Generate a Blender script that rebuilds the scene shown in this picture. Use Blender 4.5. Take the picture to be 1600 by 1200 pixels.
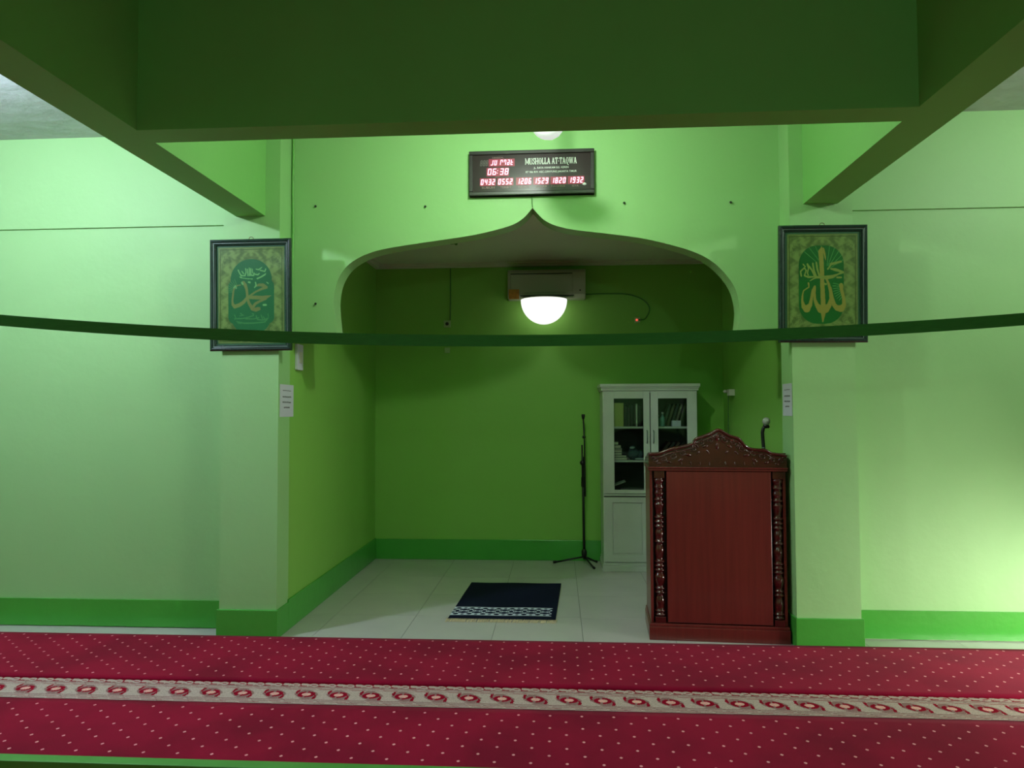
import bpy, bmesh, math, random
import numpy as np
from mathutils import Vector, Matrix

for _o in list(bpy.data.objects):
    bpy.data.objects.remove(_o)
scn = bpy.context.scene
COL = scn.collection
random.seed(7)
R = math.radians
PI = math.pi

# ------------------------------------------------------------------ camera
F_PX, YAW, PITCH, ROLL, EYE = 1101.1, .064, .0375, -.0037, 1.5
cam = bpy.data.cameras.new('camera')
cam.sensor_fit = 'HORIZONTAL'
cam.sensor_width = 36
cam.lens = F_PX / 1600 * 36
cam.clip_start = .05
camo = bpy.data.objects.new('camera', cam)
COL.objects.link(camo)
r0 = Vector((math.cos(YAW), math.sin(YAW), 0))
f0 = Vector((-math.sin(YAW) * math.cos(PITCH), math.cos(YAW) * math.cos(PITCH), math.sin(PITCH)))
u0 = Vector((math.sin(YAW) * math.sin(PITCH), -math.cos(YAW) * math.sin(PITCH), math.cos(PITCH)))
c_, s_ = math.cos(ROLL), math.sin(ROLL)
Rv = c_ * r0 + s_ * u0
Uv = -s_ * r0 + c_ * u0
M3 = Matrix((Rv, Uv, -f0)).transposed()
camo.matrix_world = Matrix.Translation((0, 0, EYE)) @ M3.to_4x4()
scn.camera = camo

# ------------------------------------------------------------------ world, lights, exposure
world = bpy.data.worlds.new('world')
scn.world = world
world.use_nodes = True
world.node_tree.nodes['Background'].inputs[0].default_value = (.55, .7, .8, 1)
world.node_tree.nodes['Background'].inputs[1].default_value = .05
scn.view_settings.view_transform = 'Standard'
scn.view_settings.look = 'None'
scn.view_settings.gamma = 1
scn.view_settings.use_curve_mapping = False
scn.view_settings.exposure = 0.0


def light(name, kind, loc, power, color, size=.05, target=None, size_y=None, spread=None):
    l = bpy.data.lights.new(name, kind)
    l.energy = power
    l.color = color
    if kind == 'AREA':
        l.shape = 'RECTANGLE'
        l.size = size
        l.size_y = size_y or size
        if spread:
            l.spread = spread
    else:
        l.shadow_soft_size = size
    o = bpy.data.objects.new(name, l)
    COL.objects.link(o)
    o.location = loc
    if target is not None:
        o.rotation_euler = (Vector(target) - Vector(loc)).to_track_quat('-Z', 'Y').to_euler()
    return o


# lamp bulbs under the ceiling bays (the bulbs themselves hang out of frame / behind the cross beam)
CENTRE_LAMP = (-.2, 3.5, 3.30)
LEFT_LAMP = (-3.5, 3.15, 3.30)
RIGHT_LAMP = (3.5, 3.2, 3.24)
light('centre_lamp_light', 'POINT', CENTRE_LAMP, 46, (.93, 1, .93), .05)
light('left_lamp_light', 'POINT', LEFT_LAMP, 125, (.86, .95, 1.2), .06)
light('right_lamp_light', 'POINT', RIGHT_LAMP, 60, (.92, 1, .93), .06)
light('low_right_fill', 'AREA', (3.6, 3.85, .28), 19, (1, .98, .88), 1.9, (2.5, 4.8, .12), .3, R(120))  # unseen area light added for the glow low on the right wall
light('rear_left_fill', 'POINT', (-3.6, -1.2, 2.9), 30, (.7, 1, .95), .08)  # unseen cool fill added behind the camera in the left bay
light('rear_centre_fill', 'POINT', (1.2, -2.2, 2.3), 42, (.66, 1, .80), .08)  # unseen greenish fill added to brighten the cross beam and left beam

# ------------------------------------------------------------------ materials
def srgb(r, g, b):
    def f(c):
        c /= 255
        return c / 12.92 if c <= .04045 else ((c + .055) / 1.055) ** 2.4
    return (f(r), f(g), f(b), 1)


def mat(name, col, rough=.6, metal=0, spec=.5, coat=0, emis=None, estr=0, noise=None, bump=None, attr=None):
    m = bpy.data.materials.new(name)
    m.use_nodes = True
    nt = m.node_tree
    N, L = nt.nodes, nt.links
    b = N['Principled BSDF']
    b.inputs['Base Color'].default_value = col
    b.inputs['Roughness'].default_value = rough
    b.inputs['Metallic'].default_value = metal
    b.inputs['Specular IOR Level'].default_value = spec
    b.inputs['Coat Weight'].default_value = coat
    b.inputs['Coat Roughness'].default_value = .1
    if emis:
        b.inputs['Emission Color'].default_value = emis
        b.inputs['Emission Strength'].default_value = estr
    tc = N.new('ShaderNodeTexCoord')
    if noise:
        scale, amt, col2 = noise[:3]
        mp = N.new('ShaderNodeMapping')
        L.new(tc.outputs['Object'], mp.inputs[0])
        if len(noise) > 3:
            mp.inputs['Scale'].default_value = noise[3]
        n = N.new('ShaderNodeTexNoise')
        n.inputs['Scale'].default_value = scale
        n.inputs['Detail'].default_value = 5
        L.new(mp.outputs[0], n.inputs['Vector'])
        mx = N.new('ShaderNodeMix')
        mx.data_type = 'RGBA'
        mr = N.new('ShaderNodeMapRange')
        mr.inputs['From Min'].default_value = .35
        mr.inputs['From Max'].default_value = .7
        mr.inputs['To Max'].default_value = amt
        L.new(n.outputs[0], mr.inputs[0])
        L.new(mr.outputs[0], mx.inputs[0])
        mx.inputs[6].default_value = col
        mx.inputs[7].default_value = col2
        L.new(mx.outputs[2], b.inputs['Base Color'])
    if attr:
        a = N.new('ShaderNodeAttribute')
        a.attribute_name = attr
        L.new(a.outputs['Color'], b.inputs['Base Color'])
    if bump:
        n = N.new('ShaderNodeTexNoise')
        n.inputs['Scale'].default_value = bump[0]
        n.inputs['Detail'].default_value = 4
        L.new(tc.outputs['Object'], n.inputs['Vector'])
        bp = N.new('ShaderNodeBump')
        bp.inputs['Strength'].default_value = bump[1]
        bp.inputs['Distance'].default_value = bump[2]
        L.new(n.outputs[0], bp.inputs['Height'])
        L.new(bp.outputs[0], b.inputs['Normal'])
    return m


MT = {}
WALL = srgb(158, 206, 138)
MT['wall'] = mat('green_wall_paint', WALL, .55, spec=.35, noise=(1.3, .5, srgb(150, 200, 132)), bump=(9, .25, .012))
MT['beam'] = mat('green_beam_paint', srgb(136, 200, 112), .6, spec=.3, noise=(1.6, .5, srgb(128, 192, 104)), bump=(12, .25, .01))
MT['niche_wall'] = mat('lime_niche_wall', srgb(140, 196, 88), .55, spec=.35, noise=(1.3, .5, srgb(134, 190, 82)), bump=(9, .25, .012))  # niche walls yellower and more saturated than the hall walls
MT['skirt'] = mat('green_skirting_enamel', srgb(76, 168, 64), .22, noise=(3, .5, srgb(68, 158, 58)), bump=(14, .3, .008))
MT['ceil'] = mat('grey_ceiling_concrete', srgb(196, 204, 200), .85, noise=(4, .8, srgb(180, 189, 185)), bump=(9, .35, .02))
MT['niche_ceil'] = mat('niche_ceiling_paint', srgb(216, 216, 198), .7, noise=(2, .5, srgb(206, 206, 188)))
MT['tile'] = mat('pale_floor_tile', srgb(206, 198, 194), .18, noise=(2.5, .6, srgb(194, 187, 184)))
MT['grout'] = mat('grey_grout', srgb(105, 105, 98), .8)
MT['white'] = mat('white_cabinet_paint', srgb(206, 208, 200), .35, noise=(6, .5, srgb(194, 198, 190)))
MT['groove'] = mat('dark_joint', srgb(70, 72, 66), .8)
MT['plastic'] = mat('off_white_plastic', srgb(215, 212, 200), .4)
MT['plastic_dark'] = mat('dark_vent_plastic', srgb(45, 48, 42), .5)
MT['ac'] = mat('darker_white_plastic', srgb(172, 172, 152), .4)  # air conditioner body, darker than the off-white plastic
MT['plate'] = mat('pale_green_plate', srgb(178, 204, 150), .5)
MT['paper'] = mat('white_paper', srgb(208, 208, 222), .7)
MT['ink'] = mat('grey_ink', srgb(95, 95, 100), .7)
MT['black'] = mat('black_metal', srgb(18, 19, 18), .35, spec=.5)
MT['rubber'] = mat('black_rubber', srgb(12, 12, 12), .7)
MT['wood'] = mat('red_lacquered_wood', srgb(114, 40, 36), .28, coat=.2, noise=(7, .6, srgb(90, 30, 28), (7, 7, .3)))
MT['wood_carved'] = mat('carved_red_wood', srgb(80, 23, 20), .18, coat=.7, noise=(9, .8, srgb(62, 17, 16)))
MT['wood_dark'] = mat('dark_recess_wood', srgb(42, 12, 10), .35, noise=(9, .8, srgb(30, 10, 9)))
MT['ribbon'] = mat('dark_green_ribbon', srgb(68, 140, 60), .8, noise=(20, .5, srgb(58, 122, 52), (1, 1, 6)))
MT['rail'] = mat('green_painted_rail', srgb(86, 160, 66), .5, noise=(3, .5, srgb(70, 145, 50)))
MT['frame'] = mat('green_black_frame', srgb(30, 52, 44), .22, noise=(30, .6, srgb(20, 36, 30)), coat=.3)
MT['bead'] = mat('silver_frame_bead', srgb(110, 128, 118), .35, metal=.5)
MT['mount'] = mat('dark_green_mount', srgb(64, 112, 84), .5)
MT['print'] = mat('printed_calligraphy', (1, 1, 1, 1), .38, attr='paint')
MT['brass'] = mat('brass_hook', srgb(120, 110, 70), .35, metal=.8)
MT['clock_frame'] = mat('clock_frame', srgb(40, 34, 36), .38)
MT['clock_face'] = mat('clock_face', srgb(46, 30, 34), .3, spec=.3)
MT['led'] = mat('lit_led', srgb(120, 10, 30), .4, emis=(1, .52, .68, 1), estr=1.9)
MT['led_back'] = mat('led_halo_window', srgb(90, 8, 25), .4, emis=(.62, .01, .09, 1), estr=.40)  # display window with the digits' red halo put into its emission
MT['led_off'] = mat('unlit_led', srgb(100, 92, 92), .5)
MT['letter'] = mat('white_clock_letter', srgb(225, 228, 225), .5)
MT['letter_dim'] = mat('dim_clock_letter', srgb(158, 125, 125), .5)
MT['globe'] = mat('glowing_globe', (1, 1, 1, 1), .3, emis=(1, 1, .96, 1), estr=1.12)
MT['lit_shade'] = mat('lit_opal_shade', srgb(225, 228, 235), .4, emis=(.95, .97, 1, 1), estr=.62)
MT['bulb'] = mat('lit_bulb', (1, 1, 1, 1), .3, emis=(1, 1, .95, 1), estr=4)
MT['sticker'] = mat('orange_sticker', srgb(205, 140, 50), .6, noise=(40, .6, srgb(140, 90, 30)))
MT['cable'] = mat('green_painted_cable', srgb(78, 130, 58), .6)
MT['conduit'] = mat('green_painted_conduit', srgb(130, 195, 105), .55)
MT['redled'] = mat('red_indicator', srgb(220, 60, 50), .4, emis=(1, .12, .08, 1), estr=.9)
MT['mic_grille'] = mat('microphone_grille', srgb(168, 174, 158), .5, metal=.0, bump=(260, .8, .002))
MT['fringe'] = mat('cream_fringe', srgb(222, 204, 168), .9)
MT['mat'] = mat('woven_prayer_mat', (1, 1, 1, 1), .9, attr='paint', spec=.1)
MT['band'] = mat('woven_carpet_band', (1, 1, 1, 1), .95, attr='paint', spec=.05)
MT['hole'] = mat('dark_hole', srgb(30, 45, 25), .8)


def glass_mat():
    m = bpy.data.materials.new('clear_pane')
    m.use_nodes = True
    nt = m.node_tree
    nt.nodes.clear()
    o = nt.nodes.new('ShaderNodeOutputMaterial')
    mix = nt.nodes.new('ShaderNodeMixShader')
    t = nt.nodes.new('ShaderNodeBsdfTransparent')
    t.inputs[0].default_value = (.9, .95, .92, 1)
    g = nt.nodes.new('ShaderNodeBsdfGlossy')
    g.inputs['Roughness'].default_value = .04
    lw = nt.nodes.new('ShaderNodeLayerWeight')
    lw.inputs[0].default_value = .12
    cl = nt.nodes.new('ShaderNodeMapRange')
    cl.inputs['To Min'].default_value = .035
    cl.inputs['To Max'].default_value = .6
    nt.links.new(lw.outputs['Facing'], cl.inputs[0])
    nt.links.new(cl.outputs[0], mix.inputs[0])
    nt.links.new(t.outputs[0], mix.inputs[1])
    nt.links.new(g.outputs[0], mix.inputs[2])
    nt.links.new(mix.outputs[0], o.inputs[0])
    return m


MT['glass'] = glass_mat()


def carpet_mat(name, x0, y0, px, py, r_lo, r_hi):
    """red pile with a staggered lattice of small pink dots, all in object coordinates (metres)"""
    m = bpy.data.materials.new(name)
    m.use_nodes = True
    nt = m.node_tree
    N, L = nt.nodes, nt.links
    b = N['Principled BSDF']
    b.inputs['Roughness'].default_value = .95
    b.inputs['Specular IOR Level'].default_value = .08
    b.inputs['Sheen Weight'].default_value = .15
    b.inputs['Sheen Tint'].default_value = (1, .35, .45, 1)
    tc = N.new('ShaderNodeTexCoord')
    sp = N.new('ShaderNodeSeparateXYZ')
    L.new(tc.outputs['Object'], sp.inputs[0])

    def mth(op, a, bb=None, c=None):
        n = N.new('ShaderNodeMath')
        n.operation = op
        for i, v in enumerate((a, bb, c)):
            if v is None:
                continue
            if isinstance(v, (int, float)):
                n.inputs[i].default_value = v
            else:
                L.new(v, n.inputs[i])
        return n.outputs[0]
    v = mth('DIVIDE', mth('SUBTRACT', y0, sp.outputs[1]), py)
    row = mth('ROUND', v)
    dv = mth('MULTIPLY', mth('SUBTRACT', v, row), py)
    u = mth('SUBTRACT', mth('DIVIDE', mth('SUBTRACT', sp.outputs[0], x0), px), mth('MULTIPLY', row, .5))
    du = mth('MULTIPLY', mth('SUBTRACT', u, mth('ROUND', u)), px)
    d = mth('ADD', mth('POWER', mth('ABSOLUTE', mth('DIVIDE', du, .0073)), 1.5), mth('POWER', mth('ABSOLUTE', mth('DIVIDE', dv, .0086)), 1.5))
    isdot = mth('MULTIPLY', mth('LESS_THAN', d, 1.0), mth('MULTIPLY', mth('GREATER_THAN', row, r_lo - .5), mth('LESS_THAN', row, r_hi + .5)))
    n1 = N.new('ShaderNodeTexNoise')
    n1.inputs['Scale'].default_value = 2.2
    n1.inputs['Detail'].default_value = 3
    n2 = N.new('ShaderNodeTexNoise')
    n2.inputs['Scale'].default_value = 420
    L.new(tc.outputs['Object'], n1.inputs['Vector'])
    L.new(tc.outputs['Object'], n2.inputs['Vector'])
    mx = N.new('ShaderNodeMix')
    mx.data_type = 'RGBA'
    mr = N.new('ShaderNodeMapRange')
    mr.inputs['From Min'].default_value = .4
    mr.inputs['From Max'].default_value = .65
    L.new(n1.outputs[0], mr.inputs[0])
    L.new(mr.outputs[0], mx.inputs[0])
    mx.inputs[6].default_value = srgb(152, 11, 50)
    mx.inputs[7].default_value = srgb(128, 8, 42)
    m2 = N.new('ShaderNodeMix')
    m2.data_type = 'RGBA'
    L.new(isdot, m2.inputs[0])
    L.new(mx.outputs[2], m2.inputs[6])
    m2.inputs[7].default_value = srgb(244, 168, 172)
    L.new(m2.outputs[2], b.inputs['Base Color'])
    bp = N.new('ShaderNodeBump')
    bp.inputs['Strength'].default_value = .5
    bp.inputs['Distance'].default_value = .003
    L.new(n2.outputs[0], bp.inputs['Height'])
    L.new(bp.outputs[0], b.inputs['Normal'])
    return m


MT['pile_far'] = carpet_mat('red_pile_far', -3.715, 4.546, .153, .0643, 0, 10)
MT['pile_near'] = carpet_mat('red_pile_near', -2.818, 3.498, .1541, .0667, 0, 400)

# ------------------------------------------------------------------ mesh builder
class MB:
    def __init__(s):
        s.v, s.f, s.sm = [], [], []

    def add(s, v, f, smooth=False):
        o = len(s.v)
        s.v += [tuple(p) for p in v]
        s.f += [tuple(o + i for i in q) for q in f]
        s.sm += [smooth] * len(f)
        return s

    def box(s, x0, x1, y0, y1, z0, z1, rot=None):
        v = [(x, y, z) for x in (x0, x1) for y in (y0, y1) for z in (z0, z1)]
        if rot:
            c = Vector(((x0 + x1) / 2, (y0 + y1) / 2, (z0 + z1) / 2))
            v = [tuple(rot @ (Vector(p) - c) + c) for p in v]
        return s.add(v, [(0, 1, 3, 2), (4, 6, 7, 5), (0, 4, 5, 1), (2, 3, 7, 6), (0, 2, 6, 4), (1, 5, 7, 3)])

    def lathe(s, c, prof, n=20, axis='z', smooth=True, ax=1, ay=1):
        """prof: list of (r, h); revolved about a vertical axis through c"""
        v, f = [], []
        for r, h in prof:
            for k in range(n):
                a = 2 * PI * k / n
                p = (r * math.cos(a) * ax, r * math.sin(a) * ay, h)
                if axis == 'y':
                    p = (p[0], -p[2], p[1])
                if axis == 'x':
                    p = (p[2], p[0], p[1])
                v.append((c[0] + p[0], c[1] + p[1], c[2] + p[2]))
        m = len(prof)
        for i in range(m - 1):
            for k in range(n):
                k2 = (k + 1) % n
                f.append((i * n + k, i * n + k2, (i + 1) * n + k2, (i + 1) * n + k))
        f.append(tuple(range(n))[::-1])
        f.append(tuple((m - 1) * n + k for k in range(n)))
        return s.add(v, f, smooth)

    def tube(s, pts, r, n=8, rad=None):
        pts = [Vector(p) for p in pts]
        v, f = [], []
        prev = None
        for i, p in enumerate(pts):
            t = (pts[min(i + 1, len(pts) - 1)] - pts[max(i - 1, 0)]).normalized()
            if prev is None:
                a = Vector((0, 0, 1)) if abs(t.z) < .9 else Vector((1, 0, 0))
                nx = t.cross(a).normalized()
            else:
                nx = (prev - t * prev.dot(t)).normalized()
            prev = nx
            ny = t.cross(nx)
            rr = rad[i] if rad else r
            for k in range(n):
                a = 2 * PI * k / n
                v.append(p + rr * (math.cos(a) * nx + math.sin(a) * ny))
        for i in range(len(pts) - 1):
            for k in range(n):
                k2 = (k + 1) % n
                f.append((i * n + k, i * n + k2, (i + 1) * n + k2, (i + 1) * n + k))
        f.append(tuple(range(n))[::-1])
        f.append(tuple((len(pts) - 1) * n + k for k in range(n)))
        return s.add(v, f, True)

    def extrude(s, pts, y0, y1):
        """closed outline in x,z swept from y0 to y1"""
        n = len(pts)
        v = [(p[0], y0, p[1]) for p in pts] + [(p[0], y1, p[1]) for p in pts]
        f = [tuple(range(n)), tuple(range(n, 2 * n))[::-1]]
        for i in range(n):
            j = (i + 1) % n
            f.append((j, i, n + i, n + j))
        return s.add(v, f)

    def ball(s, c, rx, ry, rz, n=12, m=8):
        prof = [(math.sin(PI * i / m) * 1.0 + 1e-5, -math.cos(PI * i / m)) for i in range(m + 1)]
        v0 = len(s.v)
        s.lathe((0, 0, 0), prof, n)
        for i in range(v0, len(s.v)):
            p = s.v[i]
            s.v[i] = (c[0] + p[0] * rx, c[1] + p[1] * ry, c[2] + p[2] * rz)
        return s

    def build(s, name, m, parent=None, bevel=0, tri=False, loc=None):
        me = bpy.data.meshes.new(name)
        me.from_pydata(s.v, [], s.f)
        me.polygons.foreach_set('use_smooth', s.sm)
        bm = bmesh.new()
        bm.from_mesh(me)
        if tri:
            bmesh.ops.triangulate(bm, faces=[f for f in bm.faces if len(f.verts) > 4])
        bmesh.ops.recalc_face_normals(bm, faces=bm.faces)
        bm.to_mesh(me)
        bm.free()
        me.materials.append(MT[m] if isinstance(m, str) else m)
        o = bpy.data.objects.new(name, me)
        COL.objects.link(o)
        if loc:
            o.location = loc
        if parent:
            o.parent = parent
        if bevel:
            md = o.modifiers.new('bevel', 'BEVEL')
            md.width = bevel
            md.segments = 2
            md.limit_method = 'ANGLE'
            md.angle_limit = R(35)
        return o


def struct(o):
    o['kind'] = 'structure'
    return o


def tag(o, label, cat, group=None):
    o['label'] = label
    o['category'] = cat
    if group:
        o['group'] = group
    return o


def empty(name, loc, label, cat, group=None, rz=0):
    o = bpy.data.objects.new(name, None)
    COL.objects.link(o)
    o.empty_display_size = .1
    o.location = loc
    o.rotation_euler = (0, 0, rz)
    return tag(o, label, cat, group)


def box(name, m, x0, x1, y0, y1, z0, z1, parent=None, bevel=0):
    return MB().box(x0, x1, y0, y1, z0, z1).build(name, m, parent, bevel)


def smooth_curve(pts, n=6):
    out = []
    P = [Vector(p) for p in pts]
    for i in range(len(P) - 1):
        p0, p1, p2, p3 = P[max(i - 1, 0)], P[i], P[i + 1], P[min(i + 2, len(P) - 1)]
        for k in range(n):
            t = k / n
            out.append(.5 * ((2 * p1) + (p2 - p0) * t + (2 * p0 - 5 * p1 + 4 * p2 - p3) * t * t + (3 * p1 - p0 - 3 * p2 + p3) * t ** 3))
    out.append(P[-1])
    return out


def painted_grid(name, m, x0, x1, a0, a1, nx, ny, paint, parent, plane='xy', c=0):
    """flat print/weave: a fine grid whose per-face colour comes from paint(U, V) -> rgb (linear)"""
    xs = np.linspace(x0, x1, nx + 1)
    ys = np.linspace(a0, a1, ny + 1)
    X, Y = np.meshgrid(xs, ys)
    n = (nx + 1) * (ny + 1)
    co = np.zeros((n, 3), np.float32)
    co[:, 0] = X.ravel()
    if plane == 'xy':
        co[:, 1] = Y.ravel()
        co[:, 2] = c
    else:
        co[:, 2] = Y.ravel()
        co[:, 1] = c
    i, j = np.meshgrid(np.arange(nx), np.arange(ny))
    a = (j * (nx + 1) + i).ravel()
    quads = np.stack([a, a + 1, a + nx + 2, a + nx + 1], 1).astype(np.int32)
    me = bpy.data.meshes.new(name)
    me.vertices.add(n)
    me.vertices.foreach_set('co', co.ravel())
    nf = nx * ny
    me.loops.add(nf * 4)
    me.loops.foreach_set('vertex_index', quads.ravel())
    me.polygons.add(nf)
    me.polygons.foreach_set('loop_start', np.arange(0, nf * 4, 4, dtype=np.int32))
    me.update(calc_edges=True)
    cx = (xs[:-1] + xs[1:]) / 2
    cy = (ys[:-1] + ys[1:]) / 2
    CX, CY = np.meshgrid(cx, cy)
    col = paint(CX, CY).reshape(nf, 3)
    at = me.attributes.new('paint', 'FLOAT_COLOR', 'FACE')
    rgba = np.ones((nf, 4), np.float32)
    rgba[:, :3] = col
    at.data.foreach_set('color', rgba.ravel())
    me.materials.append(MT[m])
    me.validate()
    o = bpy.data.objects.new(name, me)
    COL.objects.link(o)
    o.parent = parent
    return o


L3 = lambda r, g, b: np.array(srgb(r, g, b)[:3])

# ------------------------------------------------------------------ structure
XL, XR, YB, ZC = -6.2, 5.4, -4.0, 3.47      # hall extents
WF = 4.80                                    # front wall plane
NB = 7.12                                    # niche back plane
NL, NR, NC = -1.86, 1.65, 2.995

struct(box('floor', 'grout', XL - .15, XR + .15, YB - .15, NB + .15, -.2, -.006))
floor = bpy.data.objects['floor']
struct(box('ceiling', 'ceil', XL - .15, XR + .15, YB - .15, WF + .15, ZC, ZC + .15))
struct(box('wall_left', 'wall', XL - .15, XL, YB - .15, WF + .15, -.006, ZC))
struct(box('wall_right', 'wall', XR, XR + .15, YB - .15, WF + .15, -.006, ZC))
struct(box('wall_back', 'wall', XL, XR, YB - .15, YB, -.006, ZC))
struct(MB().box(XL, NL - .15, WF, WF + .15, -.006, ZC).box(NR + .15, XR, WF, WF + .15, -.006, ZC).build('wall_front', 'wall'))
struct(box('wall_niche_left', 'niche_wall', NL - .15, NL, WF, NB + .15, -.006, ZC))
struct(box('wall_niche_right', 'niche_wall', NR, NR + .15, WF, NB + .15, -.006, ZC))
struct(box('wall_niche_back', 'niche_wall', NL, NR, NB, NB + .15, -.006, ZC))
struct(box('ceiling_niche', 'niche_ceil', NL, NR, WF + .15, NB, NC, NC + .1))
# upper wall band standing slightly proud of the wall below
struct(box('trim_1', 'wall', XL, -2.25, WF - .014, WF, 2.815, ZC))
struct(box('trim_2', 'wall', 1.895, XR, WF - .014, WF, 2.825, ZC))
# niche cornice
cm = MB()
for (x0, x1, y0, y1) in ((NL, NR, NB - .09, NB), (NL, NL + .09, WF + .15, NB - .09), (NR - .09, NR, WF + .15, NB - .09)):
    cm.box(x0, x1, y0, y1, NC - .012, NC)
for (x0, x1, y0, y1) in ((NL, NR, NB - .045, NB), (NL, NL + .045, WF + .15, NB - .045), (NR - .045, NR, WF + .15, NB - .045)):
    cm.box(x0, x1, y0, y1, NC - .035, NC - .012)
struct(cm.build('trim_3', 'niche_ceil'))

# ogee arch panel
arch = [(-1.524, 1.995), (-1.536, 2.09), (-1.546, 2.19), (-1.549, 2.29), (-1.527, 2.403), (-1.468, 2.501), (-1.378, 2.566), (-1.265, 2.610),
        (-1.13, 2.637), (-.95, 2.662), (-.76, 2.686), (-.57, 2.712), (-.40, 2.748), (-.304, 2.776), (-.25, 2.804), (-.206, 2.840), (-.162, 2.892)]
arch2 = [(-.162, 2.892), (-.114, 2.837), (-.074, 2.801), (-.004, 2.766), (.12, 2.735), (.35, 2.703), (.569, 2.669), (.74, 2.628), (.911, 2.574),
         (1.038, 2.508), (1.138, 2.412), (1.200, 2.310), (1.226, 2.187), (1.222, 2.10), (1.206, 1.995)]
cA = [tuple(p) for p in smooth_curve([(a, b) for a, b in arch], 5)]
cB = [tuple(p) for p in smooth_curve([(a, b) for a, b in arch2], 5)]
outl = [(NL, 1.995)] + [(p[0], p[1]) for p in cA] + [(p[0], p[1]) for p in cB[1:]] + [(NR, 1.995), (NR, ZC), (NL, ZC)]
struct(MB().extrude(outl, WF, WF + .15).build('arch_panel', 'wall', tri=True))

# pillars
DP = 4.60
struct(box('pillar', 'wall', -2.25, -1.86, DP, WF, 0, ZC))
struct(box('pillar', 'wall', 1.50, 1.895, DP, WF, 0, ZC))
# box closing the gap beside the right pillar down the niche corner
struct(box('pillar', 'wall', 1.50, NR + .15, WF, WF + .02, 0, 1.995))

# beams
BZ = 2.82
struct(box('ceiling_beam', 'beam', -2.163, -1.962, YB, DP, BZ, ZC))
struct(box('ceiling_beam', 'beam', 1.587, 1.805, YB, DP, BZ, ZC))
struct(box('ceiling_beam', 'beam', -1.962, 1.587, 3.141, 3.297, BZ, ZC))

# skirting boards with a slightly uneven lower edge where the paint ends
def skirt(name, x0, x1, y0, y1, z1, along='x', ragged=False, m='skirt'):
    mb = MB()
    if ragged:
        n = 60
        top = [(x0 + (x1 - x0) * i / n, z1) for i in range(n + 1)]
        bot = [(x1 - (x1 - x0) * i / n, .004 + abs(random.gauss(0, .0035))) for i in range(n + 1)]
        mb.extrude(top + bot, y0, y1)
        return struct(mb.build(name, m, tri=True))
    mb.box(x0, x1, y0, y1, .0, z1)
    return struct(mb.build(name, m, bevel=.004))


skirt('baseboard_left', XL, -2.25, WF - .014, WF, .190, ragged=True)
skirt('baseboard_right', 1.895, XR, WF - .014, WF, .188, ragged=True)
skirt('baseboard_pillar', -2.264, -1.847, DP - .015, WF - .014, .188)
skirt('baseboard_pillar', 1.49, 1.909, DP - .015, WF - .014, .186)
skirt('baseboard_niche_left', NL, NL + .013, WF - .014, NB, .208)
skirt('baseboard_niche_right', NR - .013, NR, WF + .02, NB, .205)
skirt('baseboard_niche_back', NL + .013, NR - .013, NB - .013, NB, .203)

# floor tiles 0.6 m, each one a part of the floor
tl = {}
def tile(x0, x1, y0, y1):
    g = .0015
    k = (round(x1 - x0, 3), round(y1 - y0, 3))
    if k[0] < .02 or k[1] < .02:
        return
    if k not in tl:
        o = MB().box(0, k[0] - 2 * g, 0, k[1] - 2 * g, -.0055, 0).build('tile', 'tile')
        tl[k] = o
    else:
        o = tl[k].copy()
        COL.objects.link(o)
    o.name = 'tile'
    o.parent = floor
    o.location = (x0 + g, y0 + g, 0)


def tiles(X0, X1, Y0, Y1):
    i0 = math.floor((X0 - .16) / .6)
    x = .16 + .6 * i0
    while x < X1:
        y = 4.57
        while y < Y1:
            a0, a1, b0, b1 = max(x, X0), min(x + .6, X1), max(y, Y0), min(y + .6, Y1)
            if a1 > a0 and b1 > b0:
                tile(a0, a1, b0, b1)
            y += .6
        x += .6


tiles(NL, NR, 4.57, NB)
tiles(XL, NL, 4.57, WF)
tiles(NR, XR, 4.57, WF)

# ------------------------------------------------------------------ carpet
carpet = empty('carpet', (0, 4.58, 0), 'long red carpet with small pink dots and a beige patterned border band', 'carpet')
BND0, BND1 = 3.563, 3.832


def carpet_strip(name, y0, y1, m, z, seed):
    nx, ny = 140, max(4, int((y1 - y0) / .05))
    rng = random.Random(seed)
    ph = [(rng.uniform(1.2, 5), rng.uniform(2, 9), rng.uniform(0, 6.3), rng.uniform(.0006, .0016)) for _ in range(9)]
    v, f = [], []
    for j in range(ny + 1):
        for i in range(nx + 1):
            x = XL + .01 + (XR - XL - .02) * i / nx
            y = y0 + (y1 - y0) * j / ny
            h = sum(a * math.sin(kx * x + ky * y + p) for kx, ky, p, a in ph)
            e = min(1, min(j, ny - j) / 2) if ny > 4 else 0
            v.append((x, y - 4.58, z + h * e * (1 if y > 3.8 else .12)))
    for j in range(ny):
        for i in range(nx):
            a = j * (nx + 1) + i
            f.append((a, a + 1, a + nx + 2, a + nx + 1))
    mb = MB().add(v, f, True)
    o = mb.build(name, m, carpet)
    md = o.modifiers.new('thick', 'SOLIDIFY')
    md.thickness = .008
    md.offset = -1
    return o


# the dot lattice is laid out in world metres, so the strips keep x and get their y back by a mapping offset
for key in ('pile_far', 'pile_near'):
    nt = MT[key].node_tree
    tcn = [n for n in nt.nodes if n.type == 'TEX_COORD'][0]
    add = nt.nodes.new('ShaderNodeVectorMath')
    add.operation = 'ADD'
    add.inputs[1].default_value = (0, 4.58, 0)
    outs = [l.to_socket for l in tcn.outputs['Object'].links]
    nt.links.new(tcn.outputs['Object'], add.inputs[0])
    for s in outs:
        nt.links.new(add.outputs[0], s)

carpet_strip('pile', BND1, 4.583, 'pile_far', .0128, 1)
carpet_strip('pile', -3.9, BND0, 'pile_near', .012, 2)


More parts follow.
